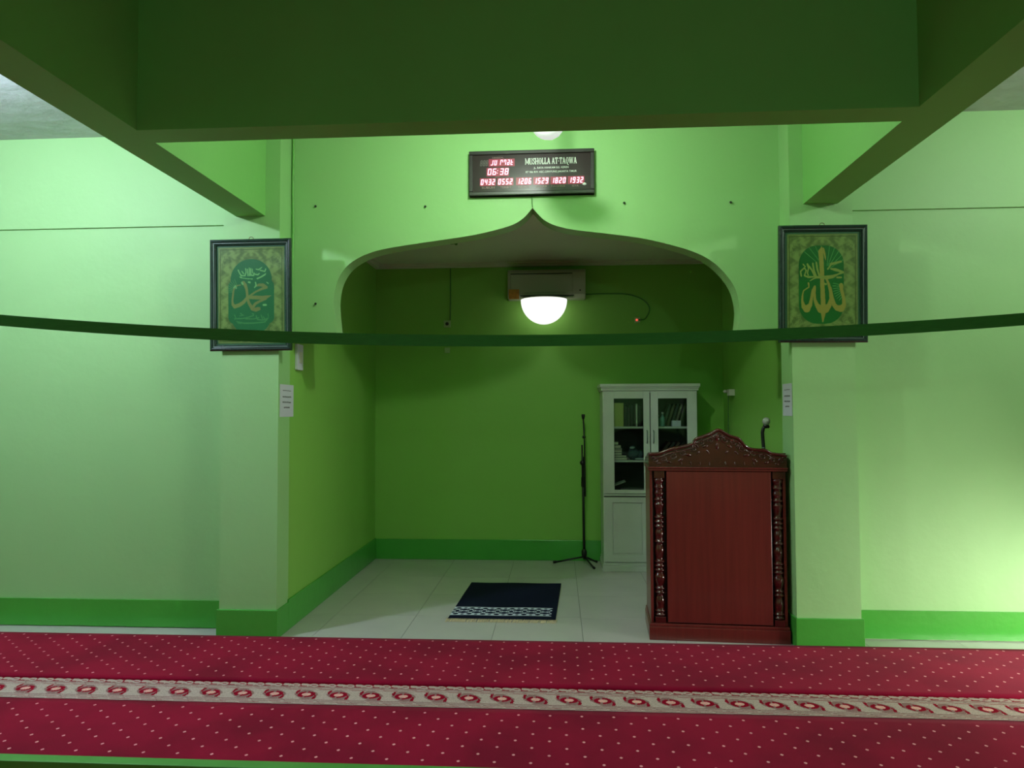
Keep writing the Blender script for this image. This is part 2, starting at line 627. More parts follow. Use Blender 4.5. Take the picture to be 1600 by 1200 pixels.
def paint_band(X, Y):
    V = (Y + 4.58 - BND0) / (BND1 - BND0)
    rng = np.random.default_rng(3)
    beige, pink, red = L3(194, 170, 162), L3(154, 116, 114), L3(150, 12, 40)
    col = np.broadcast_to(pink, X.shape + (3,)).copy()

    def put(m, c):
        col[m] = c
    # fine woven lines
    for c0, w in ((.03, .02), (.09, .015), (.15, .02), (.21, .012), (.68, .015), (.73, .02), (.785, .012)):
        wob = c0 + .012 * np.sign(np.sin(X * 2 * PI / .172 + c0 * 9))
        put(np.abs(V - wob) < w, beige)
    for c0 in (.06, .12, .70, .76):
        put((np.abs(V - c0) < .009) & (np.sin(X * 2 * PI / .172 + c0 * 40) > .3), L3(165, 90, 92))
    # central strip with slanted plain blocks and an eye motif
    mid = (V > .24) & (V < .66)
    put(mid, beige)
    P = .172
    u = ((X + .035) / P) % 1.0 - .5
    v = (V - .45) / .21
    inside = mid
    su = u + .10 * v * 1.0            # slant of the plain blocks
    eye = np.abs(su * 2.9) ** 1.4 + np.abs(v * .95) ** 1.4
    put(inside & (eye < 1.12), pink)
    r = np.sqrt((u / .25) ** 2 + (v / .62) ** 2)
    put(inside & (np.abs(r - .82) < .26) & (np.abs(u + .04) > .03), red)
    put(inside & (np.abs(r - .25) < .3), L3(235, 175, 165))
    put(inside & (np.abs(u + .36 - .04 * v) < .045) & (v > .35), red)
    put(inside & (np.abs(u - .34 - .04 * v) < .05) & (v < -.45), red)
    put(inside & (np.abs(u + .30 + .1 * v) < .03) & (v > .1) & (v <= .5), red)
    put(inside & (np.abs(u - .28 + .1 * v) < .03) & (v < -.1) & (v >= -.5), red)
    # far edge: twisted leaf scallops on red
    top = V > .80
    put(top, red)
    t = (V - .90) / .10
    q = (X / .1) % 1.0
    put(top & (t < -.55), pink)
    put(top & (((q - .28) / .33) ** 2 + ((t - .15 + .9 * (q - .28)) / .62) ** 2 < 1), beige)
    put(top & (((q - .74) / .25) ** 2 + ((t - .05 + .9 * (q - .74)) / .75) ** 2 < 1), beige)
    put(top & (((q - .74) / .13) ** 2 + ((t - .05) / .22) ** 2 < 1), red)
    put(top & (((q - .22) / .16) ** 2 + ((t + .42) / .16) ** 2 < 1), red)
    col *= (1 + .10 * rng.standard_normal(X.shape))[..., None].clip(.6, 1.4)
    return col


painted_grid('border_band', 'band', XL + .01, XR - .01, BND0 - 4.58, BND1 - 4.58, 2700, 62, paint_band, carpet, 'xy', .0135)

# low green rail across the bottom of the view
rail = empty('barrier_rail', (0, 2.77, .0140), 'low green painted rail lying across the red carpet in the foreground', 'rail')
box('rail_board', 'rail', XL + .02, XR - .02, -.028, .028, 0, .092, rail, .003)

# ------------------------------------------------------------------ ribbon
rib = MB()
n = 120
prev = None
for i in range(n + 1):
    x = XL + (XR - XL) * i / n
    z = 1.768 + .0207 * x * x
    tw = .006 * math.sin(x * 1.7 + 1)
    row = [(x, 2.7 - .0015 + tw, z + .0225), (x, 2.7 + .0015 + tw, z + .0225), (x, 2.7 + .0015 - tw, z - .0225), (x, 2.7 - .0015 - tw, z - .0225)]
    b0 = len(rib.v)
    rib.v += row
    if i:
        for k in range(4):
            rib.f.append((b0 - 4 + k, b0 - 4 + (k + 1) % 4, b0 + (k + 1) % 4, b0 + k))
            rib.sm.append(False)
rb = rib.build('ribbon', 'ribbon')
tag(rb, 'dark green cloth ribbon sagging right across the hall in front of the arch', 'ribbon')

# ------------------------------------------------------------------ niche floor: prayer mat
pm = empty('prayer_mat', (-.39, 5.62, 0), 'navy prayer mat with a white patterned band and cream fringe on the tiles', 'prayer mat')


def mat_paint(X, Y):
    navy = L3(20, 24, 44)
    col = np.broadcast_to(navy, X.shape + (3,)).copy()
    rng = np.random.default_rng(5)
    n1 = np.sin(X * 9 + 1) * np.sin(Y * 7) * .15
    col *= (1 + n1)[..., None]
    y0, y1 = 5.165 - 5.62, 5.385 - 5.62
    band = (Y > y0) & (Y < y1) & (X < .365)
    white = L3(205, 212, 222)
    col[band] = white
    # dark cells: two scales of staggered lozenges
    P = .104
    best = np.full(X.shape, 9.)
    yc = (Y - y0) / (y1 - y0)
    for k, (off, cy, rx, ry) in enumerate(((0, .34, .025, .13), (0, .66, .025, .13), (.5, .16, .021, .10), (.5, .5, .018, .14), (.5, .84, .021, .10), (.27, .34, .013, .085), (.73, .34, .013, .085),
                                           (.27, .68, .013, .085), (.73, .68, .013, .085), (.25, .52, .006, .05), (.75, .52, .006, .05), (0, .1, .014, .05), (0, .9, .014, .05))):
        q = ((X / P - off + .5) % 1 - .5) * P
        d = (np.abs(q) / rx) ** 1.6 + (np.abs(yc - cy) / ry) ** 1.6
        best = np.minimum(best, d)
    col[band & (best < 1)] = L3(30, 36, 60)
    edge = band & ((yc < .035) | (yc > .965))
    col[edge] = white
    col *= (1 + .08 * rng.standard_normal(X.shape))[..., None].clip(.6, 1.4)
    return col


mo = painted_grid('mat_cloth', 'mat', -.40, .40, -.53, .53, 200, 265, mat_paint, pm, 'xy', .0)
for v in mo.data.vertices:                       # the mat lies slightly skewed and rippled
    x, y = v.co.x, v.co.y
    t = (y + .53) / 1.06
    sc = .97 - .0 * t
    xl = -.405 + .042 * t
    xr = .368 + .046 * t
    s = (x + .4) / .8
    v.co.x = xl + (xr - xl) * s
    v.co.z = .009 + .0012 * math.sin(x * 14 + y * 3) + .001 * math.sin(y * 11)
md = mo.modifiers.new('thick', 'SOLIDIFY')
md.thickness = .007
md.offset = -1
fr = MB()
rng = random.Random(2)
for i in range(200):
    x = -.415 + .795 * i / 199 + rng.uniform(-.002, .002)
    dx = rng.uniform(-.012, .008) - .006
    fr.tube([(x, -.525, .006), (x + dx * .5, -.565, .006 + rng.uniform(0, .004)), (x + dx, -.595 + rng.uniform(-.008, .012), .003)], .0022, 4)
fo = fr.build('fringe', 'fringe', pm)
fo['kind'] = 'stuff'

# ------------------------------------------------------------------ podium
pod = empty('podium', (.592, 4.705, 0), 'tall carved red wooden podium with turned columns beside the right pillar', 'podium', rz=R(-3.4))
PW, PD = .888, .45
MB().box(0, PW, 0, PD, 0, .088).box(.004, PW - .004, .004, PD - .004, .088, .108).build('base', 'wood', pod, .004)
MB().box(.014, PW - .014, .075, PD - .012, .108, 1.10).build('carcass', 'wood_dark', pod, .002)
MB().box(.012, .030, .018, PD - .01, .108, 1.10).build('side_panel', 'wood', pod, .003)
MB().box(PW - .030, PW - .012, .018, PD - .01, .108, 1.10).build('side_panel', 'wood', pod, .003)
MB().box(.12, .782, .006, .076, .116, 1.098).build('front_panel', 'wood', pod, .003)
MB().box(.004, PW - .004, .0, PD, 1.100, 1.116).box(.0, PW, -.006, PD + .004, 1.116, 1.124).build('top_rail', 'wood', pod, .003)
colprof = []
segs = [(.022, .0), (.030, .012), (.022, .024), (.030, .036), (.023, .05), (.027, .10), (.020, .14), (.030, .155), (.021, .168), (.029, .182), (.021, .196),
        (.028, .225), (.030, .26), (.021, .285), (.030, .30), (.021, .314), (.030, .328), (.021, .342), (.030, .356), (.020, .37), (.027, .43), (.020, .47), (.030, .485),
        (.022, .50), (.026, .54), (.021, .57), (.030, .585), (.021, .60), (.030, .614), (.021, .63), (.030, .645), (.020, .66), (.026, .71), (.030, .73),
        (.021, .745), (.030, .76), (.021, .775), (.028, .80), (.022, .825), (.030, .84), (.023, .86), (.030, .885), (.026, .90)]
for sx in (.074, .826):
    pr = []
    for i in range(len(segs)):
        pr.append((segs[i][0] * 1.2, .150 + segs[i][1]))
    pp = [tuple(p) for p in smooth_curve(pr, 3)]
    MB().lathe((sx, .040, 0), pp, 20).build('column', 'wood_carved', pod)
    for za, zb in ((.108, .150), (1.05, 1.10)):
        MB().box(sx - .034, sx + .034, .008, .076, za, zb).build('column_block', 'wood_carved', pod, .003)
crown = [(.006, 1.217), (.071, 1.221), (.115, 1.237), (.158, 1.252), (.209, 1.262), (.25, 1.272), (.291, 1.286), (.302, 1.300), (.317, 1.319), (.367, 1.336), (.417, 1.357), (.457, 1.378),
         (.495, 1.357), (.535, 1.336), (.582, 1.321), (.604, 1.297), (.628, 1.270), (.663, 1.252), (.712, 1.247), (.754, 1.243), (.788, 1.225), (.844, 1.216), (.884, 1.206)]
cs = [(p[0], p[1]) for p in smooth_curve(crown, 3)]
MB().extrude([(.884, 1.124), (.006, 1.124)] + cs, .010, .032).build('crown_board', 'wood_carved', pod, tri=True)
MB().tube([(x, .012, z - .010) for x, z in cs], .0115, 8).tube([(x, .008, z - .034) for x, z in cs[1:-1]], .005, 6).build('crown_moulding', 'wood_carved', pod)
cv = MB()
rng = random.Random(11)


def scroll(cx, cz, r, turns, sgn, w):
    pts, rad = [], []
    for i in range(22):
        t = i / 21
        a = sgn * turns * 2 * PI * t + PI / 2
        rr = r * (1 - .8 * t)
        pts.append((cx + rr * math.cos(a), .006, cz + rr * math.sin(a) * .8))
        rad.append(w * (1 - .55 * t))
    cv.tube(pts, w, 6, rad)


def leaf(cx, cz, l, w, a):
    v0 = len(cv.v)
    cv.ball((0, 0, 0), l, .0085, w, 8, 6)
    for i in range(v0, len(cv.v)):
        x, y, z = cv.v[i]
        cv.v[i] = (cx + x * math.cos(a) - z * math.sin(a), .010 + y, cz + x * math.sin(a) + z * math.cos(a))


for sgn in (-1, 1):
    m_ = lambda d: .448 + sgn * d
    for d, z, r in ((.05, 1.30, .024), (.105, 1.285, .022), (.16, 1.245, .026), (.225, 1.215, .022), (.285, 1.195, .024), (.345, 1.175, .02), (.40, 1.168, .018)):
        scroll(m_(d), z, r, 1.4, sgn, .0048)
    for d, z, l, a in ((.03, 1.325, .018, .6), (.075, 1.262, .02, -.3), (.13, 1.265, .018, .8), (.185, 1.205, .022, .2), (.235, 1.172, .02, -.5), (.265, 1.232, .014, .5),
                       (.31, 1.158, .018, .3), (.335, 1.208, .013, .4), (.375, 1.148, .015, 0), (.41, 1.19, .012, .6), (.12, 1.22, .016, -.7), (.06, 1.225, .016, .9)):
        leaf(m_(d), z, l, l * .42, sgn * a)
    for k in range(4):
        leaf(m_(.05 + .06 * k), 1.15, .005, .012, 0)
leaf(.448, 1.318, .016, .022, 0)
leaf(.448, 1.262, .012, .024, 0)
cv.build('carving', 'wood_carved', pod)['kind'] = 'stuff'
for sx in (.006, PW - .022):                          # low side crowns stepping back
    so = [(0.03, 1.124), (PD, 1.124), (PD, 1.140), (.38, 1.150), (.33, 1.172), (.24, 1.178), (.17, 1.200), (.09, 1.214), (.03, 1.217)]
    v = [(sx, y, z) for y, z in so] + [(sx + .016, y, z) for y, z in so]
    k = len(so)
    f = [tuple(range(k)), tuple(range(k, 2 * k))] + [(i, (i + 1) % k, k + (i + 1) % k, k + i) for i in range(k)]
    MB().add(v, f).build('side_crown', 'wood_carved', pod, tri=True)
MB().box(.04, PW - .04, .06, PD - .03, 1.124, 1.142).build('reading_board', 'wood', pod, .003)

# gooseneck microphone on the podium top
mc = empty('gooseneck_microphone', (1.405, 4.93, 1.143), 'black gooseneck microphone with a round grey head standing on the podium', 'microphone')
MB().lathe((0, 0, 0), [(.026, 0), (.026, .012), (.012, .018)], 16).build('base', 'black', mc)
MB().tube([(0, 0, .012), (0, 0, .10), (-.004, 0, .16), (-.006, 0, .20), (.0, -.003, .228), (.012, -.008, .245)], .0115, 10).build('gooseneck', 'black', mc)
MB().tube([(.001, 0, .092), (.001, 0, .100)], .0135, 12).build('ring', 'bead', mc)
MB().lathe((.016, -.010, .248), [(.008, -.02), (.018, -.008), (.020, .004)], 14).ball((.030, -.008, .240), .012, .012, .012, 10, 6).build('holder', 'black', mc)
MB().ball((.018, -.011, .276), .026, .026, .027, 18, 12).build('grille', 'mic_grille', mc)

# ------------------------------------------------------------------ display cabinet
CX0, CX1, CY0, CY1 = .425, 1.300, 6.66, 7.09
cab = empty('display_cabinet', (CX0, CY0, 0), 'tall white two-door glass display cabinet against the back wall of the niche', 'cabinet')
W_, D_ = CX1 - CX0, CY1 - CY0
MB().box(-.012, W_ + .012, -.012, D_, 0, .055).box(-.006, W_ + .006, -.006, D_, .055, .078).build('plinth', 'white', cab, .004)
MT['interior_shade'] = mat('painted_interior_shade', srgb(84, 92, 84), .7)  # the shade inside the cabinet is put into this colour
t = .018
MB().box(.019, W_ - .019, D_ - .0115, D_ - .0105, .72, 1.659).build('shade_back_panel', 'interior_shade', cab)  # added sheet that darkens the back of the cabinet
MB().box(.0185, .0195, .012, D_ - .012, .72, 1.659).build('shade_liner', 'interior_shade', cab)  # added sheets that darken the cabinet sides
MB().box(W_ - .0195, W_ - .0185, .012, D_ - .012, .72, 1.659).build('shade_liner', 'interior_shade', cab)
body = MB().box(0, t, 0, D_, .078, 1.68).box(W_ - t, W_, 0, D_, .078, 1.68).box(t, W_ - t, D_ - .01, D_, .078, 1.68)
body.box(t, W_ - t, .0, D_ - .01, .078, .098).box(t, W_ - t, .0, D_ - .01, 1.66, 1.68).box(t, W_ - t, .012, D_ - .01, .70, .718)
body.build('body', 'white', cab, .001)
MB().box(-.012, W_ + .012, -.014, D_, 1.68, 1.715).box(-.026, W_ + .026, -.030, D_, 1.715, 1.745).box(-.018, W_ + .018, -.022, D_, 1.700, 1.715).build('cornice', 'white', cab, .004)
MB().box(W_ / 2 - .009, W_ / 2 + .009, .012, D_ - .02, .098, 1.66).build('divider', 'interior_shade', cab)
for z in (1.02, 1.335):
    for a, b in ((t, W_ / 2 - .01), (W_ / 2 + .01, W_ - t)):
        MB().box(a, b, .03, D_ - .012, z - .009, z + .009).build('shelf', 'white', cab)
MB().box(.0, W_, -.006, .012, .700, .716).build('mid_rail', 'white', cab, .003)
MB().box(.004, W_ - .004, -.002, .0, .688, .700).build('joint', 'groove', cab)
for k in range(2):
    x0 = .006 + k * (W_ / 2)
    x1 = W_ / 2 - .002 + k * (W_ / 2 - .004)
    wa = .098 if k == 0 else .072
    wb = .062 if k == 0 else .094
    gx0 = .529 - CX0 if k == 0 else .938 - CX0
    gx1 = .802 - CX0 if k == 0 else 1.204 - CX0
    z0, z1, gz0, gz1 = .722, 1.676, .757, 1.607
    d = MB().box(x0, gx0, -.014, .004, z0, z1).box(gx1, x1, -.014, .004, z0, z1).box(gx0, gx1, -.014, .004, z0, gz0).box(gx0, gx1, -.014, .004, gz1, z1)
    door = d.build('glass_door', 'white', cab, .002)
    MB().box(gx0, gx1, -.006, -.003, gz0, gz1).build('pane', 'glass', door)
    hx = W_ / 2 - .030 if k == 0 else W_ / 2 + .030
    MB().tube([(hx, -.014, 1.19), (hx, -.034, 1.205), (hx, -.036, 1.25), (hx, -.034, 1.295), (hx, -.014, 1.31)], .0045, 8).build('handle', 'bead', door)
    # lower panelled door
    dz0, dz1 = .092, .688
    px0, px1, pz0, pz1 = x0 + .075, x1 - .075, .160, .640
    d = MB().box(x0, px0, -.014, .002, dz0, dz1).box(px1, x1, -.014, .002, dz0, dz1).box(px0, px1, -.014, .002, dz0, pz0).box(px0, px1, -.014, .002, pz1, dz1)
    d.box(px0, px1, .0, .002, pz0, pz1)
    door = d.build('panel_door', 'white', cab)
    MB().box(px0 + .008, px1 - .008, -.005, .0, pz0 + .008, pz1 - .008).build('raised_panel', 'white', door, .003)

# books and things on the shelves (all separate things)
BK = {}


def bookmat(c):
    k = tuple(c)
    if k not in BK:
        BK[k] = mat('book_cover', srgb(*c), .5)
    return BK[k]


MT['page'] = mat('book_pages', srgb(205, 200, 180), .8)


def book(x, y, z, w, d, h, c, label, group=None, tilt=0, flat=False, name='book'):
    """upright: w thick (x), d deep (y), h tall (z); tilt about y leaning towards +x/-x"""
    if tilt:
        hz = abs(math.sin(tilt)) * w if tilt > 0 else abs(math.sin(tilt)) * w
    else:
        hz = 0
    e = empty(name, (x, y, z + (math.sin(abs(tilt)) * w if tilt > 0 else 0)), label, 'book', group)
    e.rotation_euler = (0, tilt, 0)
    if flat:
        MB().box(0, w, 0, d, 0, .0025).box(0, w, 0, d, h - .0025, h).box(0, .003, 0, d, 0, h).build('cover', bookmat(c), e)
        MB().box(.004, w - .004, .003, d - .003, .0028, h - .0028).build('page_block', 'page', e)
    else:
        MB().box(0, .0025, 0, d, 0, h).box(w - .0025, w, 0, d, 0, h).box(0, w, 0, .0025, 0, h).build('cover', bookmat(c), e)
        MB().box(.0028, w - .0028, .0028, d - .003, .003, h - .004).build('page_block', 'page', e)
    return e


S1, S2, S0 = 1.345, 1.030, .719
yb = CY0 + .06
# top left: a yellow book with its cover to the front, dark volumes, one white spine
book(.452, yb - .02, S1, .172, .03, .222, (172, 176, 92), 'large yellow-green book facing out on the top left cabinet shelf')
book(.632, yb + .05, S1, .030, .16, .20, (28, 34, 30), 'dark book beside the yellow one on the top left shelf')
book(.664, yb + .05, S1, .026, .15, .18, (44, 40, 36), 'brown-black book with a figured spine on the top left shelf')
book(.694, yb + .05, S1, .028, .16, .21, (24, 30, 30), 'black book left of the white spine on the top left shelf')
book(.742, yb + .03, S1, .018, .15, .215, (200, 204, 190), 'thin white book upright near the middle of the cabinet')
book(.766, yb + .05, S1, .030, .16, .20, (30, 34, 30), 'dark book between the white spine and the cabinet middle')
# top right: leaning books, a small white box, teal bottles
for i, (x, c) in enumerate(((1.00, (60, 84, 66)), (1.036, (96, 100, 70)), (1.072, (50, 62, 58)), (1.108, (112, 116, 84)), (1.145, (84, 92, 64)))):
    book(x, yb + .07, S1, .022, .15, .215, c, ['dark green leaning book, first of the row in the top right shelf', 'olive leaning book, second of the row in the top right shelf',
         'slate leaning book in the middle of the top right row', 'pale olive leaning book, fourth in the top right row', 'olive leaning book at the right end of the top right row'][i],
         'leaning books on the top right shelf', tilt=R(17))
bx_ = box('small_box', 'paper', 0, .078, 0, .05, 0, .055)
bx_.location = (1.075, yb - .03, S1)
tag(bx_, 'small white box standing in front of the leaning books', 'box')
MT['teal'] = mat('teal_bottle', srgb(96, 150, 140), .25)
MT['teal_cap'] = mat('bottle_cap', srgb(190, 200, 190), .4)
for i, (x, s, lb) in enumerate(((.985, 1.0, 'pale teal bottle with a light cap behind the right glass door'), (.955, .8, 'shorter teal bottle nearest the cabinet middle'))):
    e = empty('bottle', (x, yb + (-.02 if i == 0 else .03), S1), lb, 'bottle', 'teal bottles in the cabinet')
    MB().lathe((0, 0, 0), [(.018 * s, 0), (.021 * s, .005), (.021 * s, .08 * s), (.008 * s, .105 * s), (.008 * s, .115 * s)], 14).build('bottle_body', 'teal', e)
    MB().lathe((0, 0, .115 * s), [(.010 * s, 0), (.010 * s, .02 * s)], 12).build('cap', 'teal_cap', e)
# middle left: flat stacks
z = S2
for i, (w, h, c, lb) in enumerate(((.20, .026, (126, 140, 132), 'wide grey book at the bottom of the flat stack in the cabinet'), (.19, .020, (70, 86, 88), 'slate book second in the flat stack'),
                                   (.145, .022, (170, 176, 164), 'pale book third in the flat stack'), (.15, .024, (36, 46, 46), 'dark book fourth in the flat stack'),
                                   (.15, .014, (120, 128, 120), 'thin grey book high in the flat stack'), (.14, .030, (40, 44, 40), 'thick black book second from the top of the stack'),
                                   (.12, .030, (92, 96, 90), 'grey rounded book on top of the flat stack'))):
    book(.452 + rng.uniform(0, .01), yb - .02, z, w, .17, h, c, lb, 'books stacked flat on the middle left shelf', flat=True)
    z += h + .001
e = empty('cloth_bundle', (.72, yb + .02, S2), 'crumpled grey-blue cloth bundle beside the flat stack of books', 'cloth')
mb = MB()
mb.ball((0, 0, .052), .062, .06, .05, 14, 10).ball((.05, .01, .045), .045, .05, .043, 12, 8).ball((-.012, 0, .105), .03, .03, .028, 12, 8)
rr = random.Random(4)
mb.v = [(x + rr.uniform(-.005, .005), y + rr.uniform(-.005, .005), max(.0, zz + rr.uniform(-.005, .005))) for x, y, zz in mb.v]
MT['cloth_grey'] = mat('grey_blue_cloth', srgb(74, 96, 100), .9)
MT['cloth_light'] = mat('pale_cloth', srgb(160, 178, 176), .9)
mb.build('cloth', 'cloth_grey', e)
MB().ball((-.02, -.04, .115), .024, .016, .012, 10, 6).build('cloth_fold', 'cloth_light', e)
MB().ball((.05, -.052, .012), .05, .012, .011, 10, 6).build('cloth_fold', 'cloth_light', e)
# middle right leaning dark books
for i, x in enumerate((.92, .965, 1.01, 1.055)):
    book(x, yb + .03, S2, .026, .16, .20, ((58, 40, 36), (44, 50, 46), (74, 58, 48), (36, 40, 38))[i],
         ['brown book leaning furthest left on the middle right shelf', 'charcoal book leaning second on the middle right shelf', 'tan-brown book leaning third on the middle right shelf', 'black book leaning fourth on the middle right shelf'][i],
         'leaning books on the middle right shelf', tilt=R(40))
# bottom left
book(.455, yb - .02, S0, .17, .16, .016, (86, 94, 86), 'grey book lying flat on the lowest glazed shelf', None, flat=True)
book(.455, yb - .015, S0 + .017, .14, .15, .014, (46, 54, 50), 'dark book lying on the grey one on the lowest shelf', None, flat=True)
e = book(.452, yb - .01, S0 + .036, .20, .15, .008, (176, 182, 170), 'thin pale book propped at a slant on the lowest shelf', None, flat=True)
e.rotation_euler = (0, R(-20), 0)
e = tag(MB().ball((0, 0, .012), .032, .02, .012, 12, 6).build('tissue', 'paper'), 'small crumpled white paper on the lowest glazed shelf', 'paper')
e.location = (.66, yb - .01, S0)

# ------------------------------------------------------------------ microphone stand
ms = empty('microphone_stand', (.255, 6.95, 0), 'black folded boom microphone stand standing by the white cabinet', 'microphone stand')
MB().tube([(-.002, 0, .05), (-.010, 0, 1.045)], .0125, 12).build('tube', 'black', ms)
MB().lathe((-.002, 0, .075), [(.018, 0), (.026, .012), (.026, .05), (.016, .075)], 14).build('leg_hub', 'black', ms)
for (x, y) in ((-.305, .03), (.125, .07), (.085, -.215)):
    l = MB().tube([(0, 0, .075), (x * .5, y * .5, .042), (x * .94, y * .94, .012)], .009, 8).build('leg', 'black', ms)
    MB().tube([(x * .90, y * .90, .0155), (x, y, .0125)], .012, 8).build('rubber_foot', 'rubber', l)
MB().tube([(-.016, -.016, 1.16), (-.014, -.016, .80)], .008, 10).build('boom_tail', 'black', ms)
MB().tube([(.012, -.018, .66), (.008, -.018, 1.19), (-.002, -.018, 1.42)], .0075, 10).build('boom', 'black', ms)
MB().lathe((-.012, -.018, .985), [(.004, -.03), (.026, -.024), (.026, .0), (.012, .012)], 14, 'y').build('clutch_knob', 'black', ms)
MB().lathe((.003, -.018, 1.235), [(.009, -.012), (.016, -.008), (.016, .012), (.009, .016)], 12).build('collar', 'black', ms)
MB().lathe((-.002, -.018, 1.41), [(.009, 0), (.013, .012), (.017, .03), (.017, .05)], 12).build('clip', 'black', ms)
MB().lathe((-.008, 0, .80), [(.015, -.05), (.019, -.04), (.019, .04), (.015, .05)], 12).build('height_collar', 'black', ms)

# ------------------------------------------------------------------ air conditioner and globe lamp
ac = empty('air_conditioner', (-.484, 6.92, 2.61), 'white split air conditioner high on the niche back wall', 'air conditioner')
prof = [(.0, .03), (.002, .255), (.03, .285), (.2, .285), (.2, .0), (.05, .0)]
v = [(0, y, z) for y, z in prof] + [(.77, y, z) for y, z in prof]
k = len(prof)
MB().add(v, [tuple(range(k)), tuple(range(k, 2 * k))] + [(i, (i + 1) % k, k + (i + 1) % k, k + i) for i in range(k)]).build('housing', 'ac', ac, .006, tri=True)
MB().box(.03, .645, -.008, .004, .050, .232).build('front_panel', 'ac', ac, .004)
MB().box(.03, .64, -.004, .002, .236, .243).build('top_slot', 'plastic_dark', ac)
MB().box(.125, .655, .004, .030, .018, .026).build('louvre_slot', 'plastic_dark', ac)
MB().box(.15, .64, .006, .05, -.004, .012).build('louvre', 'ac', ac, .003)
MB().lathe((.715, .003, .07), [(.008, 0), (.008, .006)], 12, 'y').build('indicator', 'plastic_dark', ac)
st = MB().box(.012, .115, -.012, -.009, -.012, .085).build('sticker', 'sticker', ac)
st['label'] = 'orange energy sticker'

gl = empty('dome_lamp', (-.125, 6.905, 2.590), 'bright white half-globe lamp glowing directly under the air conditioner', 'lamp')
MB().lathe((0, 0, 0), [(.222, -.004), (.222, .006)], 32, ay=.85).build('mounting_plate', 'plastic', gl)
pr = [(.2275 * math.cos(a), -.242 * math.sin(a) - .004) for a in [PI / 2 * i / 16 for i in range(17)]]
pr[-1] = (.001, pr[-1][1])
MB().lathe((0, 0, 0), pr, 40, ay=.85).build('globe', 'globe', gl)

# sockets and cables on the niche back wall
def socket(x, z, label, led=False, w=.055, plug=True):
    e = empty('wall_socket', (x, NB, z), label, 'socket', None)
    MB().box(-w / 2, w / 2, -.018, 0, -w / 2, w / 2).build('plate', 'plate', e, .004)
    if led:
        MB().lathe((-.008, -.018, .0), [(.011, 0), (.011, .006)], 12, 'y').build('indicator_light', 'redled', e)
        MB().lathe((.016, -.018, 0), [(.007, 0), (.007, .004)], 10, 'y').build('key', 'plastic_dark', e)
    elif plug:
        MB().lathe((0, -.018, 0), [(.017, 0), (.017, .008)], 14, 'y').build('plug', 'plastic_dark', e)
    return e


socket(-1.116, 2.385, 'small green wall socket with black plug left of the lamp', w=.07)
socket(-1.116, 2.115, 'plain green wall socket below the other left socket, under the ribbon', w=.055, plug=False)
socket(.809, 2.402, 'small socket with a glowing red light right of the lamp', True)


def cable(name, pts, r, label, m='cable'):
    o = MB().tube(smooth_curve(pts, 6), r, 6).build(name, m)
    return tag(o, label, 'cable')


cable('cable', [(-1.083, NB - .006, 2.955), (-1.083, NB - .006, 2.7), (-1.086, NB - .006, 2.425)], .006, 'thin vertical green cable above the left wall socket')
cable('cable', [(.29, NB - .01, 2.668), (.48, NB - .008, 2.672), (.70, NB - .008, 2.665), (.86, NB - .007, 2.61), (.93, NB - .007, 2.52), (.89, NB - .007, 2.42), (.838, NB - .008, 2.402)], .006,
      'drooping green cable from the air conditioner to the red-lit socket')

# bracket on the right niche wall
e = empty('wall_bracket', (NR, 6.72, 1.66), 'small white plastic bracket on the right niche wall behind the podium', 'bracket')
MB().box(-.055, 0, -.05, .03, -.03, .03).build('plate', 'plastic', e, .004)
MB().ball((-.06, .075, .012), .02, .02, .016, 12, 8).build('knob', 'plastic', e)
cable('cable', [(NR - .03, 6.80, 1.64), (NR - .03, 6.82, 1.3), (NR - .02, 6.82, .9), (NR - .02, 6.82, .215)], .005, 'dark cable hanging from the white bracket on the right niche wall')

# ceiling hook in the niche
e = tag(MB().tube(smooth_curve([(-.03, 0, .0), (-.02, 0, -.012), (.02, -.004, -.010), (.03, 0, -.016)], 5), .005, 6).ball((.03, 0, -.012), .014, .014, .012, 10, 6).build('cable_stub', 'cable'),
        'short dark cable stub sticking out of the niche ceiling', 'cable')
e.location = (-.92, 6.18, NC)

# ------------------------------------------------------------------ digital clock
ck = empty('digital_prayer_clock', (-.595, 4.80, 2.972), 'wide black digital prayer-time clock with red digits above the arch', 'clock')
CW, CH = .856, .308
FW = .026
MB().box(0, CW, -.038, -.004, 0, CH).build('case', 'clock_face', ck)
fm = MB()
for (x0, x1, z0, z1) in ((0, CW, 0, FW), (0, CW, CH - FW, CH), (0, FW, FW, CH - FW), (CW - FW, CW, FW, CH - FW)):
    fm.box(x0, x1, -.050, 0, z0, z1)
fm.build('frame', 'clock_frame', ck, .004)
FY = -.0385
SEG = {'0': 'abcdef', '1': 'bc', '2': 'abged', '3': 'abgcd', '4': 'fgbc', '5': 'afgcd', '6': 'afgedc', '7': 'abc', '8': 'abcdefg', '9': 'abcdfg',
       'J': 'bcd', 'U': 'bcdef', 'n': 'efab', 'm': 'fabc', 'a': 'abcdeg', 't': 'fged'}


def seven(mb, ch, x, z, w, h, t, slant=.14, y=FY - .002):
    g = t * .12
    qs = {'a': (t * .4, h - t, w - t * .4, h), 'd': (t * .4, 0, w - t * .4, t), 'g': (t * .4, h / 2 - t / 2, w - t * .4, h / 2 + t / 2),
          'f': (0, h / 2 + g, t, h - t * .4), 'e': (0, t * .4, t, h / 2 - g), 'b': (w - t, h / 2 + g, w, h - t * .4), 'c': (w - t, t * .4, w, h / 2 - g)}
    for s in SEG[ch]:
        a, b, c, d = qs[s]
        v = [(x + px + slant * pz, y + dy, z + pz) for dy in (0, .0015) for px, pz in ((a, b), (c, b), (c, d), (a, d))]
        mb.add(v, [(0, 1, 2, 3), (4, 7, 6, 5), (0, 4, 5, 1), (1, 5, 6, 2), (2, 6, 7, 3), (3, 7, 4, 0)])


